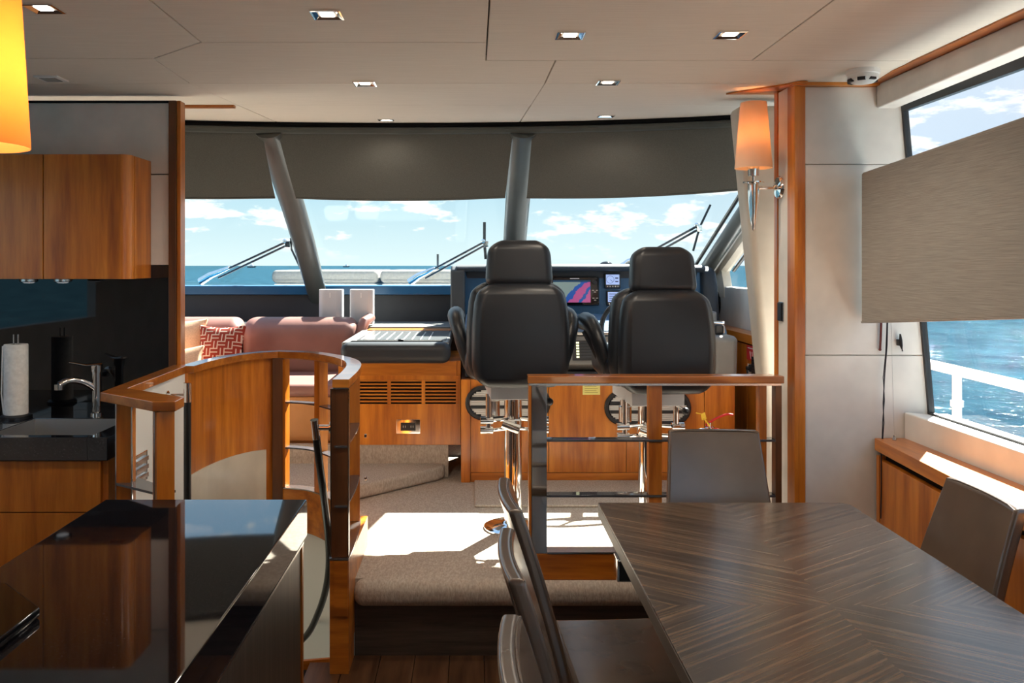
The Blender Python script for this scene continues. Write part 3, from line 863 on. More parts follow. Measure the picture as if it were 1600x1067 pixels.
# ================================================================== GALLEY
t = thing('wall_cabinet', 'cherry wall cabinet with rounded end hung on the galley bulkhead over the sink', 'cabinet', (-1.9, 3.4, 1.447))
XF, YF = -1.368, 3.30
arc = [(XF - .036 + .036 * math.sin(a), YF + .036 - .036 * math.cos(a)) for a in (PI / 2 * k / 6 for k in range(7))]
bm = BM(); prism(bm, [(-2.59, YF + .018, 1.449), (-1.47, YF + .018, 1.449), (-1.47, YG - .001, 1.449), (-2.59, YG - .001, 1.449)], (0, 0, 0.492)); obj('body', bm, CHERRY, t)
for xa, xb in ((-2.59, -2.152), (-2.148, -1.709), (-1.705, -1.4035)):
    bm = BM(); box(bm, xa, xb, YF, YF + .0175, 1.447, 1.942, 0.0015); obj('door', bm, CHERRY, t)
bm = BM(); prism(bm, [(-1.3995, YF, 1.447)] + [(a, b, 1.447) for a, b in arc] + [(XF - .002, YF + .06, 1.447), (-1.3995, YF + .06, 1.447)], (0, 0, 0.495)); obj('rounded_corner', bm, CHERRY, t)
bm = BM(); box(bm, -1.469, XF, YF + .0615, YG - .001, 1.447, 1.942, 0.0015); obj('end_panel', bm, CHERRY, t)
for px, lb in ((45, 'round under-cabinet light nearer the left frame edge'), (98, 'round under-cabinet light nearer the cabinet corner')):
    p = at(px, 436, 3.38)
    t = thing('puck_light', lb, 'light', (p.x, 3.38, 1.447), 'lights under the wall cabinet')
    bm = BM(); lathe(bm, [(0.034, 0), (0.034, -0.010), (0.028, -0.013)], (p.x, 3.38, 1.446)); obj('rim', bm, STEEL, t)
    bm = BM(); lathe(bm, [(0.026, -0.012), (0.016, -0.017), (0.0, -0.018)], (p.x, 3.38, 1.446)); obj('lens', bm, FROST, t)

t = thing('base_cabinet', 'dark cherry base cabinet under the black sink counter', 'cabinet', (-1.9, 3.2, 0))
bm = BM(); box(bm, -2.59, -1.335, 3.0, YG, 0.0, 0.695); box(bm, -2.59, -1.78, 3.0, YG, 0.695, 0.803); box(bm, -1.36, -1.335, 3.0, YG, 0.695, 0.803); obj('body', bm, CHERRY_DARK, t)
for xa, xb in ((-2.59, -1.94), (-1.936, -1.336)):
    bm = BM(); box(bm, xa, xb, 2.978, 2.999, 0.618, 0.800, 0.0015); obj('drawer_front', bm, CHERRY, t)
    bm = BM(); box(bm, xa, xb, 2.978, 2.999, 0.09, 0.614, 0.0015); obj('door', bm, CHERRY, t)
bm = BM(); box(bm, -1.3345, -1.312, 2.99, YG, 0.0, 0.803, 0.0015); obj('end_panel', bm, CHERRY, t)
# counter with the sink cut-out
ZC = 0.889
SX0, SX1, SY0, SY1 = -1.76, -1.375, 3.005, 3.335
t = thing('sink_counter', 'polished black counter along the galley bulkhead', 'counter', (-1.9, 3.2, 0.803))
bm = BM()
box(bm, -2.59, SX0, 2.96, YG - .003, 0.805, ZC, 0.003); box(bm, SX1, -1.302, 2.96, YG - .003, 0.805, ZC, 0.003)
box(bm, SX0 - .002, SX1 + .002, 2.96, SY0, 0.805, ZC, 0.003); box(bm, SX0 - .002, SX1 + .002, SY1, YG - .003, 0.805, ZC, 0.003)
obj('slab', bm, GRANITE, t)
t = thing('sink', 'stainless steel basin sunk into the black counter', 'sink', (-1.57, 3.17, 0.70))
bm = BM()
th = .004
box(bm, SX0 + .001, SX1 - .001, SY0 + .001, SY1 - .001, 0.70, 0.704)
box(bm, SX0 + .001, SX0 + th, SY0 + .001, SY1 - .001, 0.70, 0.886); box(bm, SX1 - th, SX1 - .001, SY0 + .001, SY1 - .001, 0.70, 0.886)
box(bm, SX0 + .001, SX1 - .001, SY0 + .001, SY0 + th, 0.70, 0.886); box(bm, SX0 + .001, SX1 - .001, SY1 - th, SY1 - .001, 0.70, 0.886)
obj('basin', bm, plain('satin_steel', (.62, .62, .62), .38, 1.0), t)
bm = BM(); lathe(bm, [(0.045, 0.0), (0.045, 0.004), (0.03, 0.006), (0.0, 0.004)], (-1.57, 3.17, 0.704)); obj('drain', bm, CHROME, t)
# faucet
p = at(151, 645, 3.42); fx, fy = p.x, 3.42
t = thing('faucet', 'chrome single lever tap standing behind the sink', 'tap', (fx, fy, ZC))
bm = BM(); lathe(bm, [(0.026, 0), (0.026, 0.008), (0.019, 0.012), (0.0185, 0.17), (0.023, 0.18), (0.023, 0.205), (0.0, 0.208)], (fx, fy, ZC), 20); obj('body', bm, CHROME, t)
bm = BM(); tube(bm, smooth_path([(fx, fy, ZC + .10), (fx - .035, fy - .03, ZC + .135), (fx - .075, fy - .07, ZC + .150), (fx - .105, fy - .10, ZC + .135)], 4), [.015] * 12 + [.017], 12, .013); sp_ = obj('spout', bm, CHROME, t)
bm = BM(); lathe(bm, [(0.017, 0), (0.017, -0.022), (0.012, -0.024), (0, -0.023)], (fx - .105, fy - .10, ZC + .138), 16); obj('aerator', bm, STEEL, sp_)
bm = BM(); tube(bm, [(fx + .02, fy, ZC + .208), (fx - .03, fy - .03, ZC + .206), (fx - .085, fy - .06, ZC + .220)], [.018, .014, .006], 10, [.007, .006, .004]); obj('lever', bm, CHROME, t)
# paper towel holder and roll
p = at(25, 640, 3.34); hx_, hy_ = p.x, 3.34
t = thing('paper_towel_holder', 'dark stand with two steel prongs inside the paper roll', 'holder', (hx_, hy_, ZC))
bm = BM(); lathe(bm, [(0.060, 0), (0.060, 0.008), (0.052, 0.014), (0, 0.014)], (hx_, hy_, ZC), 28); obj('base', bm, DARK_METAL, t)
for s in (-1, 1):
    bm = BM(); tube(bm, [(hx_ + s * .009, hy_, ZC + .01), (hx_ + s * .009, hy_, ZC + .335)], .003, 8); obj('prong', bm, STEEL, t)
t = thing('paper_towel_roll', 'white embossed paper towel roll standing on the black counter', 'paper roll', (hx_, hy_, ZC + .014))
bm = BM(); lathe(bm, [(0.020, 0.012), (0.044, 0.012), (0.0445, 0.02), (0.0445, 0.287), (0.043, 0.292), (0.020, 0.292)], (hx_, hy_, ZC + .004), 40, close=True)
bm2 = None
obj('paper', bm, PAPER, t)
bm = BM(); lathe(bm, [(0.0185, 0.0125), (0.0198, 0.0125), (0.0198, 0.2915), (0.0185, 0.2915)], (hx_, hy_, ZC + .004), 24, close=True); obj('core', bm, CREAM, t)
bm = BM(); tube(bm, [(hx_ - .040, hy_ - .018, ZC + .02), (hx_ - .046, hy_ - .022, ZC + .1), (hx_ - .043, hy_ - .019, ZC + .29)], .003, 6, .001); obj('loose_sheet', bm, PAPER, t)

# ================================================================== ISLAND
ZI = 0.92
t = thing('island_worktop', 'glossy black speckled stone top of the galley island', 'worktop', (-0.66, 1.35, 0.828))
bm = BM(); box(bm, -0.9135, -0.4128, 0.60, 2.066, 0.8295, ZI, 0.0035, 2); obj('slab', bm, GRANITE, t)
t = thing('galley_island', 'dark ribbed veneer island cabinet under the black stone top', 'cabinet', (-0.66, 1.35, 0))
bm = BM(); box(bm, -0.90, -0.438, 0.64, 2.036, 0.0, 0.822); obj('body', bm, WENGE, t)
bm = BM(); box(bm, -0.4375, -0.422, 0.64, 2.028, 0.06, 0.8215, 0.001); obj('side_panel', bm, WENGE, t)
bm = BM(); box(bm, -0.4375, -0.418, 2.0295, 2.046, 0.0, 0.8215, 0.001); obj('end_strip', bm, CHERRY, t)
bm = BM(); box(bm, -0.426, -0.4133, 0.64, 2.028, 0.823, 0.829); obj('edge_strip', bm, STEEL, t)
# flat black block on the worktop (only its corner is in the picture)
c = Vector((-0.80, 1.36, ZI))
t = thing('black_block', 'flat black block with a cut corner lying on the island at the left edge', 'block', tuple(c))
bm = BM(); prism(bm, [(-0.714, 1.25, ZI + .002), (-0.714, 1.37, ZI + .002), (-0.83, 1.477, ZI + .002), (-0.903, 1.477, ZI + .002), (-0.903, 1.25, ZI + .002)], (0, 0, .016), .003, 2); obj('block', bm, BACKSPLASH, t)
for fx_, fy_ in ((-.735, 1.27), (-.735, 1.36), (-.885, 1.27), (-.885, 1.455)):
    bm = BM(); lathe(bm, [(0.008, 0), (0.008, 0.0025)], (fx_, fy_, ZI), 8); obj('foot', bm, BLACK, t)
# pendant over the island
lx, ly, lz = -0.845, 1.40, 1.701
t = thing('pendant_lamp', 'glowing orange lamp shade cut off by the left edge of the frame', 'lamp', (lx, ly, 2.2))
bm = BM(); lathe(bm, [(0.089, 0), (0.072, 0.30), (0.0705, 0.30), (0.0875, 0)], (lx, ly, lz), 40, close=True); obj('shade', bm, SHADE2, t)
bm = BM(); lathe(bm, [(0.004, 0), (0.004, 0.17)], (lx, ly, lz + .31), 8); obj('cord', bm, BLACK, t)
bm = BM(); lathe(bm, [(0.04, 0), (0.04, -0.012), (0.01, -0.02)], (lx, ly, 2.2), 20); obj('canopy', bm, CHROME, t)
bm = BM(); lathe(bm, [(0.014, 0.0), (0.014, 0.05), (0.004, 0.06)], (lx, ly, lz + .26), 12)
for a in range(3):
    q = a * 2 * PI / 3
    tube(bm, [(lx, ly, lz + .292), (lx + .073 * math.cos(q), ly + .073 * math.sin(q), lz + .292)], .002, 6)
obj('socket', bm, CHROME, t)
bm = BM(); bmesh.ops.create_uvsphere(bm, u_segments=14, v_segments=10, radius=.026, matrix=T(lx, ly, lz + .225)); obj('bulb', bm, emit('pendant_bulb', (1.0, 0.55, 0.18), 12.0), t)
def lamp_in(loc, w, col, r=.03):
    d = bpy.data.lights.new('bulb_light', 'POINT'); d.energy = w; d.color = col; d.shadow_soft_size = r
    o = bpy.data.objects.new('bulb_light', d); COL.objects.link(o); o.location = loc
lamp_in((lx, ly, lz + .13), 3.6, (1.0, 0.66, 0.32))

# ================================================================== LANDING BALUSTRADE (left)
ZR = 1.083
t = thing('landing_balustrade', 'L shaped cherry handrail on two posts beside the galley counter', 'railing', (-1.05, 2.65, 0))
cap = [(-1.232, 2.745), (-1.262, 3.50), (-1.198, 3.50), (-1.180, 2.835), (-0.918, 2.640), (-0.915, 2.552), (-0.985, 2.552)]
bm = BM(); prism(bm, [(a, b, ZR - .031) for a, b in cap], (0, 0, 0.031), 0.003); obj('handrail', bm, CHERRY_CAP, t)
def rpost(cx, cy, w, d, ang, z0, z1, m, bev=.002):
    bm = BM(); box(bm, -w / 2, w / 2, -d / 2, d / 2, z0, z1, bev, mat=T(cx, cy, 0) @ R(ang, 'Z')); return bm
ang = math.radians(30)
p1 = rpost(-1.146, 2.745, .052, .030, 0, 0, ZR - .0325, CHERRY); obj('post', p1, CHERRY, t)
p2 = rpost(-0.968, 2.598, .053, .075, ang, 0, ZR - .0325, CHERRY); obj('post', p2, CHERRY, t)
for (xa, ya) in ((-1.172, 2.728), (-1.120, 2.728), (-0.982, 2.560)):
    bm = BM(); box(bm, xa - .002, xa + .002, ya - .003, ya + .003, 0, ZR - .0325); obj('edge_strip', bm, CHROME, t)
for zz in (0.395, 0.78):
    bm = BM(); prism(bm, [(-1.172, 2.725, zz), (-0.985, 2.60, zz), (-0.945, 2.64, zz), (-1.12, 2.79, zz)], (0, 0, 0.008), .001); obj('glass_shelf', bm, SHELFG, t)
# black rod handrail, left of the stairs
def rod(path, label, bracket, tip_n=1, tip_vec=None):
    t = thing('stair_handrail', label, 'handrail', tuple(Vector(path[0])))
    P = [Vector(p) for p in path]
    d = (P[1] - P[0]).normalized()
    bm = BM(); tube(bm, [P[0], P[0] + d * .075], .0155, 16); obj('chrome_tip', bm, CHROME, t)
    bm = BM(); tube(bm, [P[0] + d * .0755] + P[1:], .0145, 14); obj('rod', bm, BLACK_ROD, t)
    for a, b in bracket:
        bm = BM(); tube(bm, [a, b], .0105, 12); bk = obj('bracket', bm, CHROME, t)
        dd = (Vector(b) - Vector(a)).normalized()
        bm = BM(); tube(bm, [Vector(b) - dd * .006, b], .022, 16); obj('rosette', bm, CHROME, bk)
Yh = 3.25
P0 = at(293, 598, Yh)
rod([P0, P0 + Vector((0, 0, -.3)), P0 + Vector((0, .0, -1.3)), P0 + Vector((.03, .12, -1.6))], 'straight black stair handrail with chrome top beside the white wall',
    [(at(292, 619, Yh), (-1.2, Yh, at(292, 619, Yh).z))])
pts = [at(491, 656, 3.09), at(499, 722, 3.13), at(507, 785, 3.22), at(513, 840, 3.32), at(514, 885, 3.42), at(508, 925, 3.52), at(497, 958, 3.62), at(481, 990, 3.74), at(455, 1015, 3.85)]
sp = smooth_path(pts, 4)
pw = at(499, 972, 3.98)
rod(sp, 'black stair handrail with chrome top that curves down behind the island', [(at(491, 668, 3.10), (-0.53, 3.10, at(491, 668, 3.1).z)), (sp[26], (pw.x, 3.99, pw.z))])

# ================================================================== CURVED STAIR ENCLOSURE WITH CAP RAIL
t = thing('curved_balustrade', 'curved cherry stair enclosure with cap rail, open shelves and posts', 'balustrade', (-0.8, 3.7, 0))
bm = BM(); ribbon(bm, PATH_A, 0.0, 0.034, 0.205, ZR - .03); obj('curved_panel', bm, CHERRY, t)
bm = BM(); ribbon(bm, PATH_A + PATH_B[1:], -0.003, 0.058, ZR - .03, ZR); obj('handrail', bm, CHERRY_CAP, t)
nA = len(PATH_A)
bm = BM(); ribbon(bm, PATH_A[:-3], 0.0345, 0.040, -0.30, lambda u: 0.625 - 0.015 * u); obj('cream_panel', bm, CREAM, t)
bm = BM(); ribbon(bm, PATH_B, 0.002, 0.052, 0.215, 0.418); obj('curb', bm, CHERRY_H, t)
bm = BM(); ribbon(bm, PATH_B, -0.001, 0.055, 0.4185, 0.424); obj('curb_strip', bm, STEEL, t)
bm = BM(); ribbon(bm, PATH_B, -0.001, 0.055, ZR - .0355, ZR - .0305); obj('cap_strip', bm, STEEL, t)
for zz in (0.612, 0.832):
    bm = BM(); ribbon(bm, PATH_B, 0.004, 0.050, zz, zz + .007); obj('glass_shelf', bm, SHELFG, t)
def pathpost(path, i, w, off0, off1, z0, z1, name, m):
    p = Vector((*path[i], 0)); q = Vector((*path[min(i + 1, len(path) - 1)], 0)); o_ = Vector((*path[max(i - 1, 0)], 0))
    tan = (q - o_).normalized(); nr = Vector((tan.y, -tan.x, 0))
    a = p - tan * w / 2; b = p + tan * w / 2
    bm = BM(); prism(bm, [a + nr * off0 + Vector((0, 0, z0)), b + nr * off0 + Vector((0, 0, z0)), b + nr * off1 + Vector((0, 0, z0)), a + nr * off1 + Vector((0, 0, z0))], (0, 0, z1 - z0), .0015)
    return obj(name, bm, m, t)
bm = BM(); prism(bm, [(-0.975, 4.10, .2), (-0.935, 4.075, .2), (-0.925, 4.03, .2), (-0.975, 4.03, .2)], (0, 0, .852), .002); obj('post', bm, CHERRY_DARK, t)
pathpost(PATH_B, 1, .035, .003, .051, .4245, ZR - .036, 'post', CHERRY)
pathpost(PATH_B, 7, .045, .003, .051, .4245, ZR - .036, 'post', CHERRY)
pathpost(PATH_B, 15, .045, .003, .051, .4245, ZR - .036, 'post', CHERRY)
pathpost(PATH_B, 20, .05, .003, .051, .4245, ZR - .036, 'post', CHERRY)
bm = BM(); box(bm, -0.524, -0.462, 3.060, 3.105, .427, ZR - .036, .0015); obj('front_post', bm, CHERRY_DARK, t)
for xx in (-0.5255, -0.4605):
    bm = BM(); box(bm, xx - .0015, xx + .0015, 3.058, 3.062, .427, ZR - .036); obj('edge_strip', bm, CHROME, t)
bm = BM(); box(bm, -0.529, -0.4585, 3.055, 3.19, 0.0, .418, .002); obj('newel_base', bm, CHERRY_H, t)
bm = BM(); box(bm, -0.530, -0.4575, 3.053, 3.19, .4185, .4255); obj('base_strip', bm, STEEL, t)
bm = BM(); box(bm, -0.5295, -0.458, 3.10, 3.60, ZP - .20, .418, .002); obj('side_curb', bm, CHERRY_H, t)
for zz in (.78, .60):
    bm = BM(); tube(bm, [(-0.4615, 3.52, zz), (-0.452, 3.52, zz)], .008, 10); obj('button', bm, CHROME, t)

# ================================================================== DIVIDER RAIL (right)
t = thing('divider_railing', 'straight cherry railing with chrome end post and glass shelves behind the table', 'railing', (0.70, 3.25, ZP))
YA, YZ = 3.205, 3.262
bm = BM(); box(bm, 0.2085, 1.196, YA - .006, YZ + .006, ZR - .037, ZR - .008, .004); obj('handrail', bm, CHERRY_CAP, t)
bm = BM(); box(bm, 0.215, 1.186, YA + .001, YZ - .001, ZR - .0455, ZR - .0375); obj('top_strip', bm, STEEL, t)
bm = BM(); box(bm, 0.213, 0.2225, YA, YZ, ZP, ZR - .046, .001); obj('edge_post', bm, CHERRY, t)
bm = BM(); box(bm, 0.223, 0.282, YA - .003, YZ, .392, ZR - .046, .0015); obj('mirror_post', bm, plain('mirror_steel', (.62, .62, .62), .04, 1.0), t)
bm = BM(); box(bm, 0.677, 0.728, YA + .008, YZ - .008, .40, ZR - .046, .0015); obj('post', bm, CHERRY, t)
bm = BM(); box(bm, 1.104, 1.132, YA + .008, YZ - .008, .40, ZR - .046, .0015); obj('post', bm, CHERRY, t)
bm = BM(); box(bm, 1.166, 1.190, YA + .006, YZ - .006, ZP, ZR - .046, .0015); obj('post', bm, CHERRY_DARK, t)
for zz in (.820, .606):
    bm = BM(); box(bm, 0.283, 1.165, YA + .004, YZ - .004, zz, zz + .009, .001); obj('glass_shelf', bm, SHELFG, t)
bm = BM(); box(bm, 0.213, 1.192, YA - .004, YZ, ZP + .001, .391, .002); obj('plinth', bm, CHERRY_H, t)
bm = BM(); box(bm, 0.2835, 1.165, YA - .006, YZ, .3915, .398); obj('sill_strip', bm, STEEL, t)

# ================================================================== SETTEE, CUSHIONS, SPEAKERS
t = thing('settee', 'dusty pink leather settee with roll top back under the windscreen ledge', 'sofa', (-1.35, 5.2, .365))
YSB = 5.42
def backroll(x0, x1, r_end, name):
    bm = BM()
    def fn(v):
        z = v.z
        y = v.y
        if z > .10: y += (z - .10) * .45
        return (v.x, y, z)
    roundbox(bm, (x1 - x0, .20, .40), .075, 8, 4, fn, T((x0 + x1) / 2, YSB + .12, .955)); obj(name, bm, MAUVE, t)
backroll(-2.45, -1.535, .05, 'backrest'); backroll(-1.525, -0.775, .05, 'backrest')
bm = BM(); tube(bm, [(-0.80, YSB + .07, .86), (-0.765, YSB + .10, 1.03), (-0.735, YSB + .16, 1.12), (-0.71, YSB + .24, 1.142), (-0.705, YSB + .30, 1.140)], [.03, .035, .038, .034, .03], 10); obj('end_roll', bm, MAUVE, t)
bm = BM(); roundbox(bm, (1.68, .62, .075), .034, 8, 3, None, T(-1.62, 5.14, .7725)); obj('seat', bm, MAUVE, t)
bm = BM(); box(bm, -2.45, -0.79, 4.86, 5.42, .475, .734, .006); obj('base', bm, ORANGEL, t)
bm = BM(); box(bm, -2.45, -0.79, 4.885, 5.42, .367, .474, .004); obj('kick', bm, ORANGEL, t)
bm = BM(); box(bm, -2.44, -0.80, 5.40, 5.6, .48, .80); obj('back_frame', bm, ORANGEL, t)
def pillow(name, label, m, loc, w, h, th, rx, rz, ry=0):
    t = thing(name, label, 'cushion', loc)
    def fn(v):
        u, q = v.x / (w / 2), v.z / (h / 2)
        k = max(0.0, (1 - u * u)) ** .5 * max(0.0, (1 - q * q)) ** .5
        ear = 1 - 0.13 * (1 - u * u)
        ear2 = 1 - 0.13 * (1 - q * q)
        return (v.x * ear2, v.y * (0.12 + 0.88 * k), v.z * ear)
    bm = BM(); roundbox(bm, (w, th, h), .012, 14, 2, fn)
    o = obj('cover', bm, m, None, angle=60)
    o.parent = t
    bm = BM()
    a = []
    for k in range(40):
        q = 2 * PI * k / 40
        cx = max(-1, min(1, 1.35 * math.cos(q))); cz_ = max(-1, min(1, 1.35 * math.sin(q)))
        a.append(Vector(fn(Vector((cx * w / 2 * .995, 0, cz_ * h / 2 * .995)))))
    tube(bm, a + [a[0]], .004, 6, cap=False)
    o2 = obj('piping', bm, m, None); o2.parent = t
    t.rotation_euler = (rx, ry, rz)
    return t
pillow('cushion', 'large plain peach cushion at the left, partly behind the post', PEACH, (-1.905, 5.30, .985), .40, .36, .16, math.radians(-14), .06)
pillow('cushion', 'dark red cushion with a pale lattice pattern on the settee', LATTICE, (-1.60, 5.265, .968), .30, .32, .13, math.radians(-16), -.03)
pillow('cushion', 'small pale peach cushion lying in front of the red lattice one', PEACH, (-1.83, 5.05, .895), .40, .20, .12, math.radians(-24), .02, math.radians(-8))
def speaker(px0, px1, label):
    Yp = 5.72
    c = at((px0 + px1) / 2, 498, Yp)
    k = Yp / F
    w, h = (px1 - px0) * k, 46 * k
    z0 = 1.101
    h = EYE + (415 - 452) * k - z0
    t = thing('speaker', label, 'speaker', (c.x, Yp, z0), 'white wireless speakers')
    rr, hw, hd = .042, w * .49, .06
    plan = [(c.x + cx_ * (hw - rr) + rr * math.cos(a0 + PI / 2 * q / 6), Yp + cy_ * (hd - rr) + rr * math.sin(a0 + PI / 2 * q / 6), z0 + .007)
            for cx_, cy_, a0 in ((1, 1, 0), (-1, 1, PI / 2), (-1, -1, PI), (1, -1, 1.5 * PI)) for q in range(7)]
    bm = BM(); prism(bm, plan, (0, 0, h - .007), .004, 2)
    obj('grille', bm, SPEAKER, t)
    bm = BM(); box(bm, c.x - w * .47, c.x + w * .47, Yp - .05, Yp + .05, z0, z0 + .0068, .002); obj('base', bm, WHITE, t)
    bm = BM(); box(bm, c.x - .0025, c.x + .0025, Yp - .0635, Yp - .0605, z0 + h - .055, z0 + h - .022); obj('logo_bar', bm, GELCOAT, t)
speaker(499, 537, 'white wireless speaker on the ledge, the one beside the raked mullion')
speaker(547, 585, 'white wireless speaker on the ledge, the one nearer the chart table')

# ================================================================== CHART TABLE AND ITS CABINET
t = thing('chart_table', 'grey padded chart table with inlaid glossy panel left of the helm', 'table', (-0.44, 5.2, .962))
bm = BM(); roundbox(bm, (.61, .20, .116), .045, 8, 5, None, T(-0.435, 4.69, 1.014)); obj('front_bolster', bm, DASHL, t)
bm = BM(); prism(bm, [(-0.74, 4.66, 1.0), (-0.14, 4.66, 1.0), (-0.14, 5.62, 1.0), (-0.745, 5.62, 1.0)], (0, 0, .072), .01, 3); obj('top', bm, DASHG, t)
bm = BM(); prism(bm, [(-0.742, 5.625, 1.0), (-0.14, 5.625, 1.0), (-0.14, 6.14, 1.0), (-0.742, 6.14, 1.0)], (0, 0, .088), .008, 2); obj('back_top', bm, DASHG, t)
bm = BM(); box(bm, -0.668, -0.155, 4.76, 5.46, 1.0715, 1.0755, .002); obj('inlaid_panel', bm, plain('chart_panel_gloss', (.13, .135, .14), .2, spec=.7), t)
bm = BM(); box(bm, -0.70, -0.15, 5.47, 5.60, 1.0715, 1.079, .002); obj('wood_strip', bm, CHERRY_H, t)
for k in range(9):  # thin white strips lying on the glossy panel
    xx = -0.645 + k * .0485
    bm = BM(); box(bm, xx - .0018, xx + .0018, 4.765, 5.30, 1.0757, 1.0777); obj('white_strip', bm, GELCOAT, t)
bm = BM(); lathe(bm, [(0.016, 0), (0.016, .008), (.012, .011), (0, .011)], (-0.415, 4.735, 1.072), 16); obj('catch', bm, BLACK, t)
t = thing('vented_cabinet', 'bright cherry cabinet front with slotted vents below the chart table', 'cabinet', (-0.43, 4.76, .475))
YV = 4.755
bm = BM(); box(bm, -0.772, -0.075, YV + .012, 5.35, .476, .954); obj('body', bm, CHERRY, t)
# front board with real slots: build the rails and bars around the openings
xs = [(-0.668, -0.493), (-0.473, -0.297), (-0.277, -0.101)]
z_lo, z_hi, nsl = .709, .847, 7
bm = BM(); box(bm, -0.772, -0.098, YV - .004, YV + .012, .872, .954, .001); obj('fascia', bm, CHERRY_H, t)
bm = BM(); box(bm, -0.772, -0.075, YV, YV + .0115, .476, z_lo, .0008); obj('lower_board', bm, CHERRY, t)
bm = BM(); box(bm, -0.772, -0.075, YV, YV + .0115, z_hi, .8718, .0008); obj('upper_board', bm, CHERRY, t)
ex = [-0.772] + [v for p in xs for v in p] + [-0.075]
for a, b in zip(ex[0::2], ex[1::2]):
    bm = BM(); box(bm, a, b, YV, YV + .0115, z_lo + .0003, z_hi - .0003); obj('mullion', bm, CHERRY, t)
pitch = (z_hi - z_lo) / nsl
for a, b in xs:
    bm = BM(); box(bm, a, b, YV + .008, YV + .0117, z_lo, z_hi); obj('vent_back', bm, DARKREC, t)
    for k in range(nsl):
        z0 = z_lo + pitch * k
        bm = BM(); box(bm, a + .0003, b - .0003, YV, YV + .0078, z0 + pitch * .52, z0 + pitch * 1.0 - .0004, .001, 1); obj('slat', bm, CHERRY_H, t)
p = at(638, 666, YV)
t2 = thing('power_outlet', 'chrome plate double power outlet on the bright cherry cabinet front', 'outlet', (p.x, YV, p.z))
bm = BM(); box(bm, p.x - .068, p.x + .068, YV - .006, YV - .0005, p.z - .042, p.z + .040, .002); obj('plate', bm, CHROME, t2)
bm = BM(); box(bm, p.x - .043, p.x + .042, YV - .010, YV - .0062, p.z - .024, p.z + .022, .002); so = obj('socket_block', bm, BLACK, t2)
for dx in (-.022, .022):
    for q in (-.006, .006):
        bm = BM(); box(bm, p.x + dx + q - .0015, p.x + dx + q + .0015, YV - .0108, YV - .0101, p.z - .006, p.z + .006); obj('slot', bm, GRILLE, so)

# ================================================================== HELM CONSOLE
t = thing('helm_console', 'navy and grey leather helm console with hooded instrument panel', 'console', (0.62, 5.0, .87))
HY = 5.38                                     # where the instrument panel stands
hxk = HY / 5.0
bm = BM(); tube(bm, [(-0.10 * hxk, HY + .01, 1.482), (0.3, HY, 1.487), (1.0, HY, 1.487), (1.38 * hxk, HY + .01, 1.480)], .060, 14, .024); obj('hood', bm, DASHM, t)
bm = BM(); box(bm, -0.06, 1.46, HY + .02, 6.0, 1.40, 1.490, .02, 3); obj('hood_top', bm, DASHL, t)
bm = BM(); prism(bm, [(-0.148, HY - .06, 1.07), (-0.148, HY - .05, 1.47), (-0.148, HY, 1.50), (-0.148, 5.9, 1.46), (-0.148, 6.1, 1.07)], (.094, 0, 0), .015, 3); obj('left_cheek', bm, DASHM, t)
bm = BM(); prism(bm, [(1.47, HY - .10, 1.11), (1.47, HY - .05, 1.38), (1.47, HY, 1.475), (1.47, HY + .1, 1.497), (1.47, 5.95, 1.46), (1.47, 6.05, 1.11)], (.10, 0, 0), .03, 4); obj('right_cheek', bm, DASHL, t)
mtp = T(0, HY, 1.185) @ R(math.radians(-5), 'X')
bm = BM(); box(bm, -0.054, 1.47, 0, .02, 0, .292, mat=mtp); obj('instrument_panel', bm, NAVY, t)
bm = BM(); prism(bm, [(-0.05, HY + .03, 1.19), (-0.05, 4.80, 1.150), (-0.05, 4.76, 1.125), (-0.05, 4.76, 1.10), (-0.05, 5.3, 1.05), (-0.05, HY + .03, 1.05)], (1.50, 0, 0), .006, 2); obj('sloped_ledge', bm, plain('ledge_blue_grey', (.12, .20, .32), .3), t)
bm = BM(); prism(bm, [(-0.05, 4.755, 1.098), (-0.05, 4.70, .94), (-0.05, 4.78, .90), (-0.05, 5.3, .90), (-0.05, 5.3, 1.098)], (1.355, 0, 0), .01, 3); obj('lower_fascia', bm, DASHG, t)
bm = BM(); box(bm, -0.05, 1.38, 4.72, 5.3, .865, .898, .01); obj('under_edge', bm, DASHL, t)
bm = BM(); tube(bm, [(-0.04, 4.757, 1.112), (1.37, 4.757, 1.112)], .010, 8); obj('trim_bar', bm, STEEL, t)
bm = BM(); prism(bm, [(0.455, 4.77, 1.148), (0.665, 4.77, 1.148), (0.665, 5.05, 1.174), (0.455, 5.05, 1.174)], (0, 0, .006), .001); obj('flush_display', bm, BACKSPLASH, t)
bm = BM(); prism(bm, [(0.56, 4.736, 1.075), (0.70, 4.736, 1.075), (0.70, 4.705, .965), (0.56, 4.705, .965)], (0, -.006, 0), .001); sw = obj('switch_panel', bm, BLACK, t)
for k in range(6):
    zz = 1.062 - k * .0155
    bm = BM(); box(bm, .582, .598, 4.722 - k * .0043, 4.729 - k * .0043, zz - .005, zz + .005); obj('switch_lamp', bm, LED, sw)
    bm = BM(); box(bm, .606, .69, 4.724 - k * .0043, 4.729 - k * .0043, zz - .004, zz + .004); obj('switch_label', bm, DARK_METAL, sw)
def on_panel(px, py):
    # point of the instrument panel seen at that place
    p = at(px, py, HY + .02)
    return p
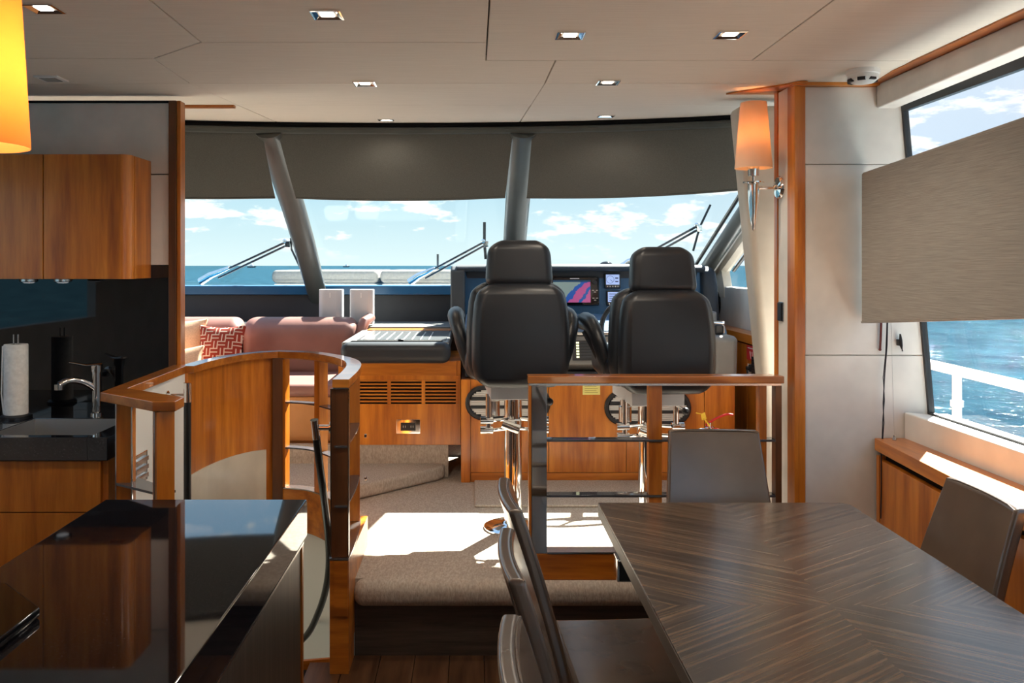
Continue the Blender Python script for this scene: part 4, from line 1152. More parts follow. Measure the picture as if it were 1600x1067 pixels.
# chart plotter
p = on_panel(897, 455)
t = thing('chart_plotter', 'navigation display showing a blue and pink chart on the helm panel', 'screen', tuple(p))
mt = T(p.x, p.y - .02, p.z) @ R(math.radians(-6), 'X')
W, H = .318, .186
bm = BM(); box(bm, -W / 2, W / 2, -.014, .02, -H / 2, H / 2, .012, 3, mat=mt); obj('bezel', bm, DARK_METAL, t)
bm = BM(); box(bm, -W / 2 + .006, W / 2 - .006, -.016, -.0145, -H / 2 + .006, H / 2 - .006, mat=mt); obj('glass_front', bm, BACKSPLASH, t)
bm = BM(); box(bm, -W / 2 + .02, W / 2 - .058, -.0175, -.0162, -H / 2 + .02, H / 2 - .022, mat=mt); s_ = obj('screen', bm, CHART, t)
bm = BM(); box(bm, -W / 2 + .02, W / 2 - .058, -.0182, -.0176, H / 2 - .034, H / 2 - .022, mat=mt); obj('menu_bar', bm, NAVY, s_)
bm = BM(); box(bm, -.03, .03, -.0168, -.0162, H / 2 - .014, H / 2 - .009, mat=mt); obj('nameplate', bm, WHITE, t)
bm = BM(); lathe(bm, [(.014, 0), (.014, .012), (.011, .015), (0, .015)], mt @ Vector((W / 2 - .029, -.0162, H / 2 - .035)), 16, R(PI / 2, 'X')); obj('knob', bm, BLACK, t)
for k, (dx, dz) in enumerate(((-.012, .005), (.012, .005), (0, -.006), (-.010, -.045), (.012, -.045), (0, -.058))):
    bm = BM(); box(bm, W / 2 - .029 + dx - .007, W / 2 - .029 + dx + .007, -.0172, -.0162, dz - .003, dz + .003, mat=mt); obj('key', bm, STEEL, t)
# two instrument displays
for k, (px, py, lb) in enumerate(((956, 439, 'small square instrument display with a dial, upper one'), (959, 466, 'small square instrument display with text lines, lower one'))):
    p = on_panel(px, py)
    t = thing('instrument_display', lb, 'instrument', tuple(p), 'small helm instruments')
    mt = T(p.x, p.y - .02, p.z) @ R(math.radians(-6), 'X')
    bm = BM(); box(bm, -.052, .052, -.012, .02, -.048, .048, .008, 3, mat=mt); obj('case', bm, DARK_METAL, t)
    bm = BM(); box(bm, -.043, .043, -.0135, -.0122, -.024, .041, mat=mt); s_ = obj('screen', bm, LCD, t)
    if k == 0:
        bm = BM(); circ = [mt @ Vector((-.016 + .024 * math.cos(a), -.0142, .009 + .024 * math.sin(a))) for a in (2 * PI * q / 24 for q in range(25))]
        tube(bm, circ, .0012, 5, cap=False); tube(bm, [mt @ Vector((-.016, -.0142, .009)), mt @ Vector((0, -.0142, -.006))], .0014, 5)
        obj('dial', bm, LCD_INK, s_)
        for q in (.018, -.004):
            bm = BM(); box(bm, .016, .036, -.0143, -.0136, q - .004, q + .004, mat=mt); obj('readout', bm, LCD_INK, s_)
    else:
        for q in (.028, .014, .0, -.013):
            bm = BM(); box(bm, -.034, .026 - .2 * abs(q), -.0143, -.0136, q - .0022, q + .0022, mat=mt); obj('text_line', bm, LCD_INK, s_)
    for q in range(5):
        bm = BM(); box(bm, -.038 + q * .017, -.030 + q * .017, -.0132, -.0122, -.040, -.032, mat=mt); obj('key', bm, STEEL, t)
# compass dome on the hood
p = at(947, 415, 5.45)
t = thing('compass', 'chrome rimmed compass dome on top of the helm hood', 'compass', (p.x, 5.45, 1.49))
bm = BM(); lathe(bm, [(.052, 0), (.052, .010), (.046, .014)], (p.x, 5.45, 1.49), 24); obj('ring', bm, CHROME, t)
bm = BM(); lathe(bm, [(.044, .012), (.038, .026), (.022, .036), (0, .039)], (p.x, 5.45, 1.49), 24); obj('dome', bm, plain('compass_glass', (.03, .03, .03), .05, spec=.8), t)
# steering wheel
t = thing('steering_wheel', 'black leather steering wheel mostly hidden by the right helm seat', 'wheel', (0.90, 4.66, 1.10))
mt = T(0.905, 4.62, 1.135) @ R(math.radians(66), 'X')
bm = BM(); rim = [mt @ Vector((.195 * math.cos(a), .195 * math.sin(a), 0)) for a in (2 * PI * q / 48 for q in range(49))]
tube(bm, rim, .0145, 10, cap=False); bmesh.ops.remove_doubles(bm, verts=bm.verts, dist=1e-5); obj('rim', bm, BLACK_ROD, t)
for a in (PI / 2, PI * 7 / 6, PI * 11 / 6):
    bm = BM(); tube(bm, [mt @ Vector((0, 0, -.03)), mt @ Vector((.10 * math.cos(a), .10 * math.sin(a), -.015)), mt @ Vector((.193 * math.cos(a), .193 * math.sin(a), 0))], [.012, .010, .008], 8); obj('spoke', bm, STEEL, t)
bm = BM(); lathe(bm, [(.05, -.05), (.05, -.022), (.03, -.014), (0, -.014)], mt @ Vector((0, 0, 0)), 20, mt.to_3x3()); obj('hub', bm, BLACK, t)
bm = BM(); tube(bm, [mt @ Vector((0, 0, -.05)), mt @ Vector((0, 0, -.17))], .03, 12); obj('column', bm, BLACK, t)
# engine control pod right of the console
t = thing('control_pod', 'grey leather pod standing out at the right end of the helm', 'console', (1.43, 4.68, .87))
bm = BM(); roundbox(bm, (.15, .40, .235), .035, 6, 4, lambda v: (v.x * (1 - .10 * (0.5 - v.z / .235)), v.y, v.z), T(1.387, 4.78, .995)); obj('pod', bm, DASHG, t)
bm = BM(); box(bm, 1.352, 1.405, 4.80, 4.90, 1.113, 1.235, .012, 3); obj('screen_box', bm, plain('pod_grey', (.16, .17, .18), .3), t)
bm = BM(); box(bm, 1.352, 1.404, 4.66, 4.74, 1.113, 1.170, .012, 3); obj('lever_block', bm, BLACK, t)
bm = BM(); tube(bm, [(1.345, 4.70, 1.178), (1.412, 4.70, 1.172)], .013, 12); obj('lever_grip', bm, CHROME, t)
bm = BM(); tube(bm, [(1.408, 4.70, 1.16), (1.410, 4.70, 1.12)], .011, 10); obj('lever', bm, CHROME, t)
# loudspeaker disc beyond the cheek
t = thing('round_speaker', 'black oval loudspeaker on the white side panel behind the helm', 'speaker', (1.715, 5.9, 1.2))
bm = BM(); lathe(bm, [(.085, 0), (.085, .016), (.07, .024), (0, .022)], (1.7195, 5.88, 1.235), 24, R(-PI / 2, 'Y')); obj('cone', bm, BLACK, t)
bm = BM(); lathe(bm, [(.093, 0), (.093, .012), (.086, .017), (.086, 0)], (1.7195, 5.88, 1.235), 24, R(-PI / 2, 'Y'), close=True); obj('ring', bm, BLACK_MATTE, t)

# cherry cabinet under the console
YCB = 4.65
t = thing('helm_cabinet', 'cherry door front cabinet under the helm with two oval vents', 'cabinet', (0.62, YCB, ZP))
bm = BM(); box(bm, -0.068, 1.46, YCB + .02, 5.3, ZP + .001, .864); obj('body', bm, CHERRY_DARK, t)
bm = BM(); box(bm, -0.070, -0.018, YCB - .012, YCB + .02, ZP + .001, .864, .002); obj('stile', bm, CHERRY, t)
bm = BM(); box(bm, -0.0165, 1.46, YCB, YCB + .0195, ZP + .001, .342, .0012); obj('plinth', bm, CHERRY_H, t)
for a, b in ((-0.0165, 0.4185), (0.4215, 0.853), (0.856, 1.288), (1.291, 1.46)):
    bm = BM(); box(bm, a, b, YCB, YCB + .0195, .3445, .864, .0012); obj('door', bm, CHERRY, t)
p = at(924, 607, YCB)
bm = BM(); box(bm, p.x - .049, p.x + .049, YCB - .0015, YCB - .0002, p.z - .035, p.z + .045); lb_ = obj('notice', bm, STICKER_Y, t, label='yellow printed notice')
for k in range(5):
    bm = BM(); box(bm, p.x - .038, p.x + .036 - .008 * (k % 2), YCB - .0021, YCB - .0016, p.z - .024 + .012 * k, p.z - .0215 + .012 * k); obj('text_line', bm, plain('notice_ink', (.30, .22, .04), .7) if k == 0 else bpy.data.materials['notice_ink'], lb_)
def oval_vent(pc, w, h, label):
    t = thing('oval_vent', label, 'vent', (pc.x, YCB, pc.z), 'oval vents under the helm')
    def stad(s, n=12):
        r = h / 2 * s - (h / 2 * (1 - s)) * 0
        r = h / 2 - (1 - s); c = w / 2 - h / 2
        out = []
        for q in range(n + 1):
            a = -PI / 2 + PI * q / n
            out.append((pc.x + c + r * math.cos(a), pc.z + r * math.sin(a)))
        for q in range(n + 1):
            a = PI / 2 + PI * q / n
            out.append((pc.x - c + r * math.cos(a), pc.z + r * math.sin(a)))
        return out
    o_, i_ = stad(1.0), stad(1.0 - .024)
    bm = BM(); n = len(o_)
    y0, y1 = YCB - .022, YCB - .0005
    V = [[bm.verts.new((x, y, z)) for x, z in ring] for ring, y in ((o_, y1), (o_, y0 + .006), (stad(1 - .006), y0), (stad(1 - .018), y0), (i_, y0 + .006), (i_, y1))]
    for a in range(6):
        for k in range(n):
            b = (a + 1) % 6
            bm.faces.new((V[a][k], V[a][(k + 1) % n], V[b][(k + 1) % n], V[b][k]))
    obj('frame', bm, BLACK, t)
    bm = BM(); prism(bm, [(x, y1 + .0002, z) for x, z in i_], (0, -.003, 0)); obj('backing', bm, DARKREC, t)
    r = h / 2 - .024; c = w / 2 - h / 2
    N = 15
    def span(za, zb):
        m_ = max(abs(za), abs(zb)); return c + math.sqrt(max(0, r * r - m_ * m_)) - .001
    bars = (-0.30, 0.36)
    for k in range(N):
        za = -r + 2 * r * (k + .06) / N; zb = -r + 2 * r * (k + .94) / N
        mid = (za + zb) / 2 / r
        if any(abs(mid - q) < .10 for q in bars): continue
        s = span(za, zb)
        bm = BM(); box(bm, pc.x - s, pc.x + s, YCB - .014, YCB - .004, pc.z + za, pc.z + zb, .001, 1); obj('slat', bm, GRILLE, t)
    for q in bars:
        s = span(q * r - .004, q * r + .004)
        bm = BM(); box(bm, pc.x - s, pc.x + s, YCB - .018, YCB - .004, pc.z + q * r - .009, pc.z + q * r + .009, .002); obj('crossbar', bm, BLACK, t)
k_ = YCB / F
oval_vent(at(793.5, 629, YCB), 133 * k_, 54 * k_, 'oval silver vent with black frame behind the left seat pedestal')
oval_vent(at(1011.5, 636.5, YCB), 135 * k_, 55 * k_, 'oval silver vent with black frame behind the right seat pedestal')
# carpet footrest pad
bm = BM(); box(bm, 0.005, 1.30, 4.16, 4.645, ZP + .0005, ZP + .014, .006, 3)
tag(obj('floor_mat', bm, CARPET, None, origin=(0.65, 4.4, ZP)), 'beige carpet mat in front of the helm cabinet', 'mat')

# ================================================================== HELM SEATS
def helm_seat(cx, dz, yaw, label, lever_ball):
    YK = 3.50
    base = (cx, 3.84, ZP)
    t = thing('helm_chair', label, 'chair', base, 'helm seats')
    M = T(cx, 3.84, ZP + dz) @ R(yaw, 'Z')      # local frame: origin on the pedestal axis at floor level
    S0 = T(cx, 3.84, ZP)
    k = YK / F
    zc = lambda py: EYE + (415 - py) * k - ZP    # heights measured at the back shell of the left seat
    # back shell (faces the camera)
    zb, zt = zc(606), zc(443)
    H = zt - zb
    def fn(v):
        q = (v.z + H / 2) / H
        w = 1.0
        if q > .50: w = 1.0 - .115 * ((q - .50) / .50) ** 1.5 - .20 * max(0, (q - .80) / .20) ** 2.6
        if q < .28: w = 1.0 - .20 * ((.28 - q) / .28) ** 2.4
        bulge = -.018 * (1 - (v.x / .22) ** 2)
        return (v.x * w, v.y + bulge + .05 * (q - .3) ** 2 - .02, v.z)
    bm = BM(); roundbox(bm, (.415, .10, H), .048, 10, 5, fn, M @ T(0, -.30, (zb + zt) / 2)); obj('back_shell', bm, HELM, t)
    def fn2(v):
        q = (v.z + H / 2) / H
        w = 1.0
        if q > .50: w = 1.0 - .105 * ((q - .50) / .50) ** 1.5 - .19 * max(0, (q - .80) / .20) ** 2.6
        if q < .28: w = 1.0 - .17 * ((.28 - q) / .28) ** 2.4
        return (v.x * w, v.y + .05 * (q - .3) ** 2, v.z)
    bm = BM(); roundbox(bm, (.450, .11, H * .99), .05, 10, 5, fn2, M @ T(0, -.215, (zb + zt) / 2 + .008)); obj('back_cushion', bm, HELM, t)
    def seam_pt(q, s):
        z = zb + H * q
        v = Vector((s * .2, 0, H * (q - .5)))
        w = fn(v)
        return M @ T(0, -.30, (zb + zt) / 2) @ Vector((w[0] * 1.01, w[1] + .010, w[2]))
    # headrest
    hb, ht = zc(449), zc(374.5)
    HH = ht - hb
    def fh(v):
        q = (v.z + HH / 2) / HH
        w = 1.0 - .09 * q - .26 * max(0, (q - .62) / .38) ** 2.6
        return (v.x * w, v.y + .02 * q - .008 * (1 - (v.x / .14) ** 2), v.z)
    bm = BM(); roundbox(bm, (.292, .105, HH), .040, 10, 5, fh, M @ T(0, -.262, (hb + ht) / 2)); hd = obj('headrest', bm, HELM, t)
    bm = BM(); a = [M @ T(0, -.285, (hb + ht) / 2) @ Vector(fh(Vector((.1412 * math.cos(q) if abs(math.cos(q)) < .75 else .106 * math.copysign(1, math.cos(q)), -.043, HH * .40 * max(-1, min(1, 1.3 * math.sin(q))))))) for q in (PI * .02 + (PI * .96) * j / 20 for j in range(21))]
    # seat cushion and pan
    zs_ = zb + .015
    bm = BM(); roundbox(bm, (.46, .50, .15), .06, 6, 5, lambda v: (v.x * (1 - .08 * max(0, v.y / .25)), v.y, v.z + .02 * v.y), M @ T(0, .02, zs_ + .075)); obj('seat', bm, HELM, t)
    zp = zc(634)
    bm = BM(); box(bm, -.118, .118, -.19, .20, zp, zs_ + .012, .006, 2, mat=M); obj('seat_plate', bm, plain('seat_plate_grey', (.66, .66, .66), .4) if 'seat_plate_grey' not in bpy.data.materials else bpy.data.materials['seat_plate_grey'], t)
    # armrests: padded loops
    for s in (-1, 1):
        P = smooth_path([(s * .195, -.15, zc(590)), (s * .228, -.13, zc(555)), (s * .252, -.10, zc(524)), (s * .262, -.02, zc(506)), (s * .260, .12, zc(502)), (s * .252, .24, zc(506))], 4)
        n = len(P)
        rx = [.020 + .020 * min(1, 1.4 * i / n) for i in range(n)]
        ryy = [.030 + .012 * min(1, 1.4 * i / n) for i in range(n)]
        rx[0] = .012; ryy[0] = .015; rx[-1] = .02; ryy[-1] = .022
        bm = BM(); tube(bm, [M @ q for q in P], rx, 14, ryy); ar = obj('armrest', bm, HELM, t)
        bm = BM(); tube(bm, [M @ Vector((s * .19, .02, zc(580))), M @ Vector((s * .235, .08, zc(540))), M @ Vector((s * .262, .12, zc(518)))], .012, 8, .03); obj('arm_bracket', bm, BLACK, ar)
    # pedestal
    bm = BM(); lathe(bm, [(.135, .001), (.135, .010), (.115, .018), (.060, .026), (.046, .04)], S0 @ Vector((0, 0, 0)), 32); obj('floor_flange', bm, CHROME, t)
    bm = BM(); lathe(bm, [(.041, .03), (.041, zp + dz - .001)], S0 @ Vector((0, 0, 0)), 28); obj('column', bm, CHROME, t)
    bm = BM(); tube(bm, [S0 @ Vector((.0, -.0405, .06)), S0 @ Vector((.0, -.0405, zp + dz - .03))], .006, 8); obj('guide_rail', bm, CHROME, t)
    # footrest: side rods, cross bars, clamps
    z1, z0 = zp + .01, zc(697) - .0
    for s in (-1, 1):
        bm = BM(); tube(bm, [M @ Vector((s * .118, -.06, z1)), M @ Vector((s * .118, -.06, z0))], .0125, 12); rd = obj('footrest_rod', bm, CHROME, t)
        for zz in (zc(676), zc(692)):
            bm = BM(); tube(bm, [M @ Vector((s * .155, -.06, zz)), M @ Vector((s * .098, -.06, zz))], .017, 12)
            tube(bm, [M @ Vector((s * .098, -.06, zz)), M @ Vector((s * .03, -.03, zz))], .008, 8)
            obj('clamp', bm, CHROME, rd)
    bm = BM(); tube(bm, [M @ Vector((-.055, -.075, zc(680))), M @ Vector((.02, -.085, zc(690)))], .021, 14); obj('height_clamp', bm, CHROME, t)
    bm = BM(); lathe(bm, [(.052, zc(690)), (.052, zc(678)), (.046, zc(676))], M @ Vector((0, 0, 0)), 28, close=False); obj('collar', bm, CHROME, t)
    bm = BM(); lathe(bm, [(.03, 0), (.03, .07), (.024, .075), (.024, .10), (.0, .10)], M @ Vector((-.085, .07, zc(676))), 18); obj('damper', bm, STEEL, t)
    a = M @ Vector((.04, -.02, zc(620))); b = M @ Vector(lever_ball)
    bm = BM(); tube(bm, [a, b], .006, 8); lv = obj('lever', bm, CHROME, t)
    bm = BM(); bmesh.ops.create_uvsphere(bm, u_segments=16, v_segments=10, radius=.0175, matrix=T(*b)); obj('lever_knob', bm, BLACK, lv)
    return t
kq = 3.56 / F
helm_seat(0.182, 0.0, math.radians(3), 'left dark leather helm seat on a chrome pedestal, beside the chart table',
          (0.155, -.10, EYE + (415 - 628) * .00288 - ZP))
helm_seat(0.800, -.028, math.radians(3), 'right dark leather helm seat on a chrome pedestal, behind the divider rail',
          (0.150, -.10, EYE + (415 - 633) * .00288 - ZP))

# ================================================================== WHEELHOUSE SIDE
t = thing('side_locker', 'long cherry side locker with wooden top at the right of the helm', 'cabinet', (1.67, 4.6, ZP))
bm = BM(); box(bm, 1.60, 1.719, 3.78, 6.1, 1.045, 1.098, .004); obj('top', bm, CHERRY_Y, t)
for a, b in ((3.78, 4.898), (4.902, 6.1)):
    bm = BM(); box(bm, 1.612, 1.632, a, b, ZP + .002, 1.035, .0012); obj('door', bm, CHERRY, t)
bm = BM(); box(bm, 1.634, 1.719, 3.78, 6.1, ZP + .001, 1.044); obj('body', bm, CHERRY_DARK, t)
def on_side(px, py, X=1.611):
    Y = X * F / (px - 740)
    return Vector((X, Y, EYE + (415 - py) * Y / F))
p = on_side(1175, 553)
bm = BM(); box(bm, 1.6095, 1.6115, p.y - .09, p.y + .09, p.z - .04, p.z + .045); st = obj('fire_sign', bm, STICKER_R, t, label='red and white safety sticker')
for q in range(3):
    bm = BM(); prism(bm, [(1.6090, p.y - .06 + .035 * q, p.z - .03), (1.6090, p.y - .05 + .035 * q, p.z - .03), (1.6090, p.y - .035 + .035 * q, p.z + .012), (1.6090, p.y - .045 + .035 * q, p.z + .012)], (.0004, 0, 0)); obj('stripe', bm, STICKER_W, st)
bm = BM(); box(bm, 1.6088, 1.6092, p.y - .07, p.y + .07, p.z + .028, p.z + .033); obj('text_line', bm, STICKER_W, st)
p = on_side(1174, 563)
p.z -= .045
bm = BM(); lathe(bm, [(.022, 0), (.022, .012), (.012, .016), (.012, .030), (0, .030)], (1.611, p.y, p.z), 16, R(-PI / 2, 'Y')); kb = obj('latch', bm, BLACK, t)
bm = BM(); tube(bm, [(1.585, p.y, p.z), (1.585, p.y - .01, p.z - .03)], .006, 8); obj('latch_ring', bm, BLACK, kb)
p = on_side(1176, 580)
bm = BM(); box(bm, 1.6095, 1.6115, p.y - .085, p.y + .085, p.z - .035, p.z + .035); sl = obj('notice', bm, STICKER_W, t, label='white printed notice')
for q in range(5):
    bm = BM(); box(bm, 1.6088, 1.6092, p.y - .065, p.y + .06, p.z - .026 + .012 * q, p.z - .023 + .012 * q); obj('text_line', bm, GRILLE, sl)
p = on_side(1188, 575)
bm = BM(); box(bm, 1.592, 1.611, p.y - .11, p.y + .10, p.z - .06, p.z + .055, .006); bv = obj('vent_case', bm, BLACK, t)
for q in range(6):
    bm = BM(); box(bm, 1.589, 1.5925, p.y - .09, p.y + .08, p.z - .047 + .017 * q, p.z - .038 + .017 * q); obj('vent_fin', bm, DARK_METAL, bv)
# fire extinguisher on the platform near the locker
ex_, ey_ = 1.205, 4.25
t = thing('fire_extinguisher', 'red fire extinguisher with yellow tag behind the divider rail and end chair', 'extinguisher', (ex_, ey_, ZP))
bm = BM(); lathe(bm, [(.058, .002), (.062, .02), (.062, .27), (.050, .315), (.022, .335), (.022, .35)], (ex_, ey_, ZP), 28); obj('cylinder', bm, RED, t)
bm = BM(); lathe(bm, [(.018, .35), (.026, .355), (.026, .385), (.016, .392), (.016, .41), (0, .41)], (ex_, ey_, ZP), 18)
tube(bm, [(ex_, ey_, ZP + .372), (ex_ - .055, ey_ - .02, ZP + .372)], .012, 10); obj('valve', bm, CHROME, t)
bm = BM(); tube(bm, smooth_path([(ex_ - .02, ey_, ZP + .395), (ex_ + .03, ey_ - .005, ZP + .430), (ex_ + .085, ey_ - .01, ZP + .452), (ex_ + .115, ey_ - .01, ZP + .450)], 3), .012, 8, .006); obj('handle', bm, RED, t)
bm = BM(); tube(bm, smooth_path([(ex_ - .01, ey_, ZP + .385), (ex_ + .05, ey_ - .005, ZP + .372), (ex_ + .11, ey_ - .01, ZP + .345)], 3), .010, 8, .005); obj('lower_handle', bm, RED, t)
bm = BM(); tube(bm, smooth_path([(ex_ - .05, ey_ - .02, ZP + .372), (ex_ - .088, ey_ - .03, ZP + .355), (ex_ - .095, ey_ - .03, ZP + .27), (ex_ - .085, ey_ - .03, ZP + .10)], 4), .012, 10); obj('hose', bm, DARK_METAL, t)
bm = BM(); tube(bm, [(ex_ - .005, ey_ - .02, ZP + .395), (ex_ - .035, ey_ - .022, ZP + .435)], .004, 6)
prism(bm, [(ex_ - .045, ey_ - .022, ZP + .425), (ex_ - .02, ey_ - .022, ZP + .43), (ex_ - .03, ey_ - .022, ZP + .465), (ex_ - .05, ey_ - .022, ZP + .455)], (0, .003, 0))
tube(bm, [(ex_ - .045, ey_ - .02, ZP + .455), (ex_ - .075, ey_ - .022, ZP + .462)], .003, 6); obj('safety_tag', bm, YELLOW, t)
# cabinet knob on the far helm door
p = at(1181, 617, 4.3)
# ================================================================== WALL SCONCE
sx, sy = 1.122, 3.335
kS = sy / F
zS = lambda py: EYE + (415 - py) * kS
t = thing('wall_sconce', 'chrome wall lamp with glowing tapered orange shade on the door jamb', 'lamp', (1.232, sy, zS(293)))
bm = BM(); lathe(bm, [(.073, zS(263)), (.0505, zS(160.5)), (.0490, zS(160.5)), (.0715, zS(263))], (sx, sy, 0), 40, close=True); obj('shade', bm, SHADE, t)
bm = BM(); lathe(bm, [(.0, zS(361)), (.005, zS(359)), (.012, zS(345)), (.020, zS(315)), (.0225, zS(290)), (.0225, zS(287)), (.041, zS(286)), (.041, zS(284)), (.01, zS(283)), (0, zS(283))], (sx, sy, 0), 28); obj('cone_body', bm, CHROME, t)
bm = BM(); lathe(bm, [(.007, zS(284)), (.007, zS(276)), (.021, zS(275)), (.022, zS(264)), (.022, zS(258)), (.016, zS(254)), (.016, zS(235)), (0, zS(233))], (sx, sy, 0), 24); sk = obj('lamp_holder', bm, CHROME, t)
bm = BM(); bmesh.ops.create_uvsphere(bm, u_segments=14, v_segments=10, radius=.018, matrix=T(sx, sy, zS(222))); obj('bulb', bm, emit('sconce_bulb', (1.0, 0.55, 0.2), 10.0), sk)
bm = BM(); tube(bm, [(sx + .015, sy, zS(294)), (1.225, sy, zS(294))], .0065, 12); obj('arm', bm, CHROME, t)
bm = BM(); lathe(bm, [(.046, 0), (.046, .008), (.040, .016), (.012, .020), (.008, .03), (0, .03)], (1.2325, sy, zS(293)), 32, R(-PI / 2, 'Y')); obj('wall_plate', bm, CHROME, t)
bm = BM()
for a in range(3):
    q = a * 2 * PI / 3
    tube(bm, [(sx, sy, zS(168)), (sx + .051 * math.cos(q), sy + .051 * math.sin(q), zS(168))], .0015, 6)
tube(bm, [(sx, sy, zS(236)), (sx, sy, zS(167))], .002, 6); obj('shade_carrier', bm, CHROME, t)
lamp_in((sx, sy, zS(210)), 0.75, (1.0, 0.50, 0.20), .012)
# small switch panel on the jamb
p = Vector((1.233, 1.233 * F / (1221 - 740), 0)); p.z = EYE + (415 - 487) * p.y / F
t = thing('switch_plate', 'small black switch panel on the white door jamb', 'switch', tuple(p))
bm = BM(); box(bm, 1.2275, 1.2328, p.y - .030, p.y + .022, p.z - .038, p.z + .040, .002); obj('plate', bm, STEEL, t)
bm = BM(); box(bm, 1.2235, 1.2276, p.y - .020, p.y + .022, p.z - .036, p.z + .036, .002); obj('rocker', bm, BLACK, t)

# ================================================================== CEILING FITTINGS
spots = [(68, 12, 'recessed square ceiling light at the upper left corner', 2.258), (511, 22, 'recessed square ceiling light over the island and landing', 2.315),
         (891, 54, 'recessed square ceiling light over the table, the left one', 2.52), (1141, 53, 'recessed square ceiling light over the table, the right one', 2.514),
         (570, 130, 'recessed square ceiling light above the curved stair rail', 3.19), (950, 128, 'recessed square ceiling light above the divider rail', 3.17),
         (603, 187, 'small recessed ceiling light near the windscreen, the left one', 4.54), (947, 181, 'small recessed ceiling light near the windscreen, the right one', 4.35)]
spots = [(lb, (px - 740) * Y / F, Y) for px, py, lb, Y in spots]
for lb, X, Y in spots:
    z = cz(Y)
    t = thing('downlight', lb, 'light', (X, Y, z), 'recessed square downlights')
    tilt = math.atan(0.0733) if Y > 3.2 else 0
    mt = T(X, Y, z) @ R(tilt, 'X')
    h = .042
    bm = BM()
    def sq(s, zz): return [mt @ Vector((a * s, b * s, zz)) for a, b in ((-1, -1), (1, -1), (1, 1), (-1, 1))]
    rings = [[bm.verts.new(v) for v in sq(s, zz)] for s, zz in ((h, 0.001), (h, -.005), (h - .004, -.006), (h - .006, -.006), (.020, .004))]
    for a in range(len(rings) - 1):
        for k in range(4):
            bm.faces.new((rings[a][k], rings[a][(k + 1) % 4], rings[a + 1][(k + 1) % 4], rings[a + 1][k]))
    obj('bezel', bm, CHROME, t, smooth=False)
    bm = BM(); box(bm, -.0195, .0195, -.0195, .0195, -.0035, .003, .002, 2, mat=mt); obj('lens', bm, LENS, t)
    d = bpy.data.lights.new('downlight_lamp', 'SPOT'); d.energy = DOWNLIGHT_W * (.25 if Y > 4 else 1); d.color = (1.0, .86, .70); d.spot_size = math.radians(160); d.spot_blend = .6; d.shadow_soft_size = .03
    o = bpy.data.objects.new('downlight_lamp', d); COL.objects.link(o); o.location = (X, Y, z - .025)
X, Y = (80 - 740) * 3.106 / F, 3.106
t = thing('ceiling_vent', 'flush pale ceiling fitting near the galley bulkhead, unlit', 'vent', (X, Y, 2.2))
bm = BM(); box(bm, X - .045, X + .045, Y - .045, Y + .045, 2.194, 2.201, .002); obj('frame', bm, WHITE, t)
bm = BM(); box(bm, X - .03, X + .03, Y - .03, Y + .03, 2.192, 2.1945, .001); obj('cover', bm, STEEL, t)
X, Y = 1.395, 2.98
t = thing('smoke_detector', 'round white smoke detector on the ceiling near the side window', 'detector', (X, Y, 2.2))
bm = BM(); lathe(bm, [(.056, .0005), (.056, -.016), (.053, -.019)], (X, Y, 2.2), 32); obj('base', bm, WHITE, t)
bm = BM(); lathe(bm, [(.052, -.019), (.050, -.034), (.036, -.046), (0, -.048)], (X, Y, 2.2), 32); obj('cover', bm, WHITE, t)
for a in (-PI / 2 - .55, -PI / 2 + .3, .2, 1.2, 2.2, 3.2):
    bm = BM(); mt = T(X, Y, 2.163) @ R(a, 'Z'); box(bm, .040, .0515, -.012, .012, -.005, .004, .001, 1, mat=mt); obj('slot', bm, BLACK, t)

# ================================================================== RIGHT SIDE: BLIND, CORDS, LEDGE CABINET
t = thing('fabric_blind', 'grey linen window blind panel covering the middle of the side window', 'blind', (1.52, 2.6, 1.4))
YF0, YF1 = 3.165, 1.2
XF0 = (1345 - 740) * YF0 / F
zt0, zb0 = EYE + 145 * YF0 / F, EYE - 90 * YF0 / F
# nearer end measured where the panel leaves the picture
Yn = XF0 * F / 860
zt1, zb1 = EYE + (415 - 181) * Yn / F, EYE - (498 - 415) * Yn / F
sl_t = (zt1 - zt0) / (Yn - YF0); sl_b = (zb1 - zb0) / (Yn - YF0)
zt2, zb2 = zt0 + sl_t * (YF1 - YF0), zb0 + sl_b * (YF1 - YF0)
bm = BM(); prism(bm, [(XF0, YF0, zb0), (XF0, YF0, zt0), (XF0, YF1, zt2), (XF0, YF1, zb2)], (.045, 0, 0), .010, 4); obj('panel', bm, LINEN, t)
bm = BM(); tube(bm, [(XF0 + .004, YF0, zb0 + .004), (XF0 + .004, YF1, zb2 + .004)], .004, 8); obj('hem', bm, LINEN, t)
bm = BM(); tube(bm, [(XF0 + .03, 1.85, zt2 - .1), (XF0 + .03, 1.85, 2.13)], .004, 8); tube(bm, [(XF0 + .03, 1.3, zt2 - .1), (XF0 + .03, 1.3, 2.14)], .004, 8); obj('suspension_rod', bm, STEEL, t)
def wall_pt(px, py, Y=3.185): return at(px, py, Y)
def hang(name, label, cat, pts, r, m, Y=3.188):
    P = [at(a, b, Y) for a, b in pts]
    t = thing(name, label, cat, tuple(P[0]))
    bm = BM(); tube(bm, P, r, 8)
    obj('line', bm, m, t)
    return t, P
t, P = hang('strap', 'short dark red pull strap hanging below the linen blind', 'strap', [(1377, 500), (1376, 530), (1375, 546)], .0045, MAROON)
bm = BM(); bmesh.ops.create_uvsphere(bm, u_segments=8, v_segments=6, radius=.006, matrix=T(*P[-1])); obj('end', bm, MAROON, t)
t, P = hang('pull_cord', 'double black cord hanging from the blind over the ledge', 'cord', [(1387, 500), (1386, 540), (1382, 590), (1380, 630), (1381, 660), (1379, 690)], .0022, CORD, 3.17)
bm = BM(); tube(bm, [at(a, b, 3.172) for a, b in ((1386, 500), (1384, 550), (1380, 590), (1382, 625), (1379, 660), (1378, 692))], .0018, 6); obj('line', bm, CORD, t)
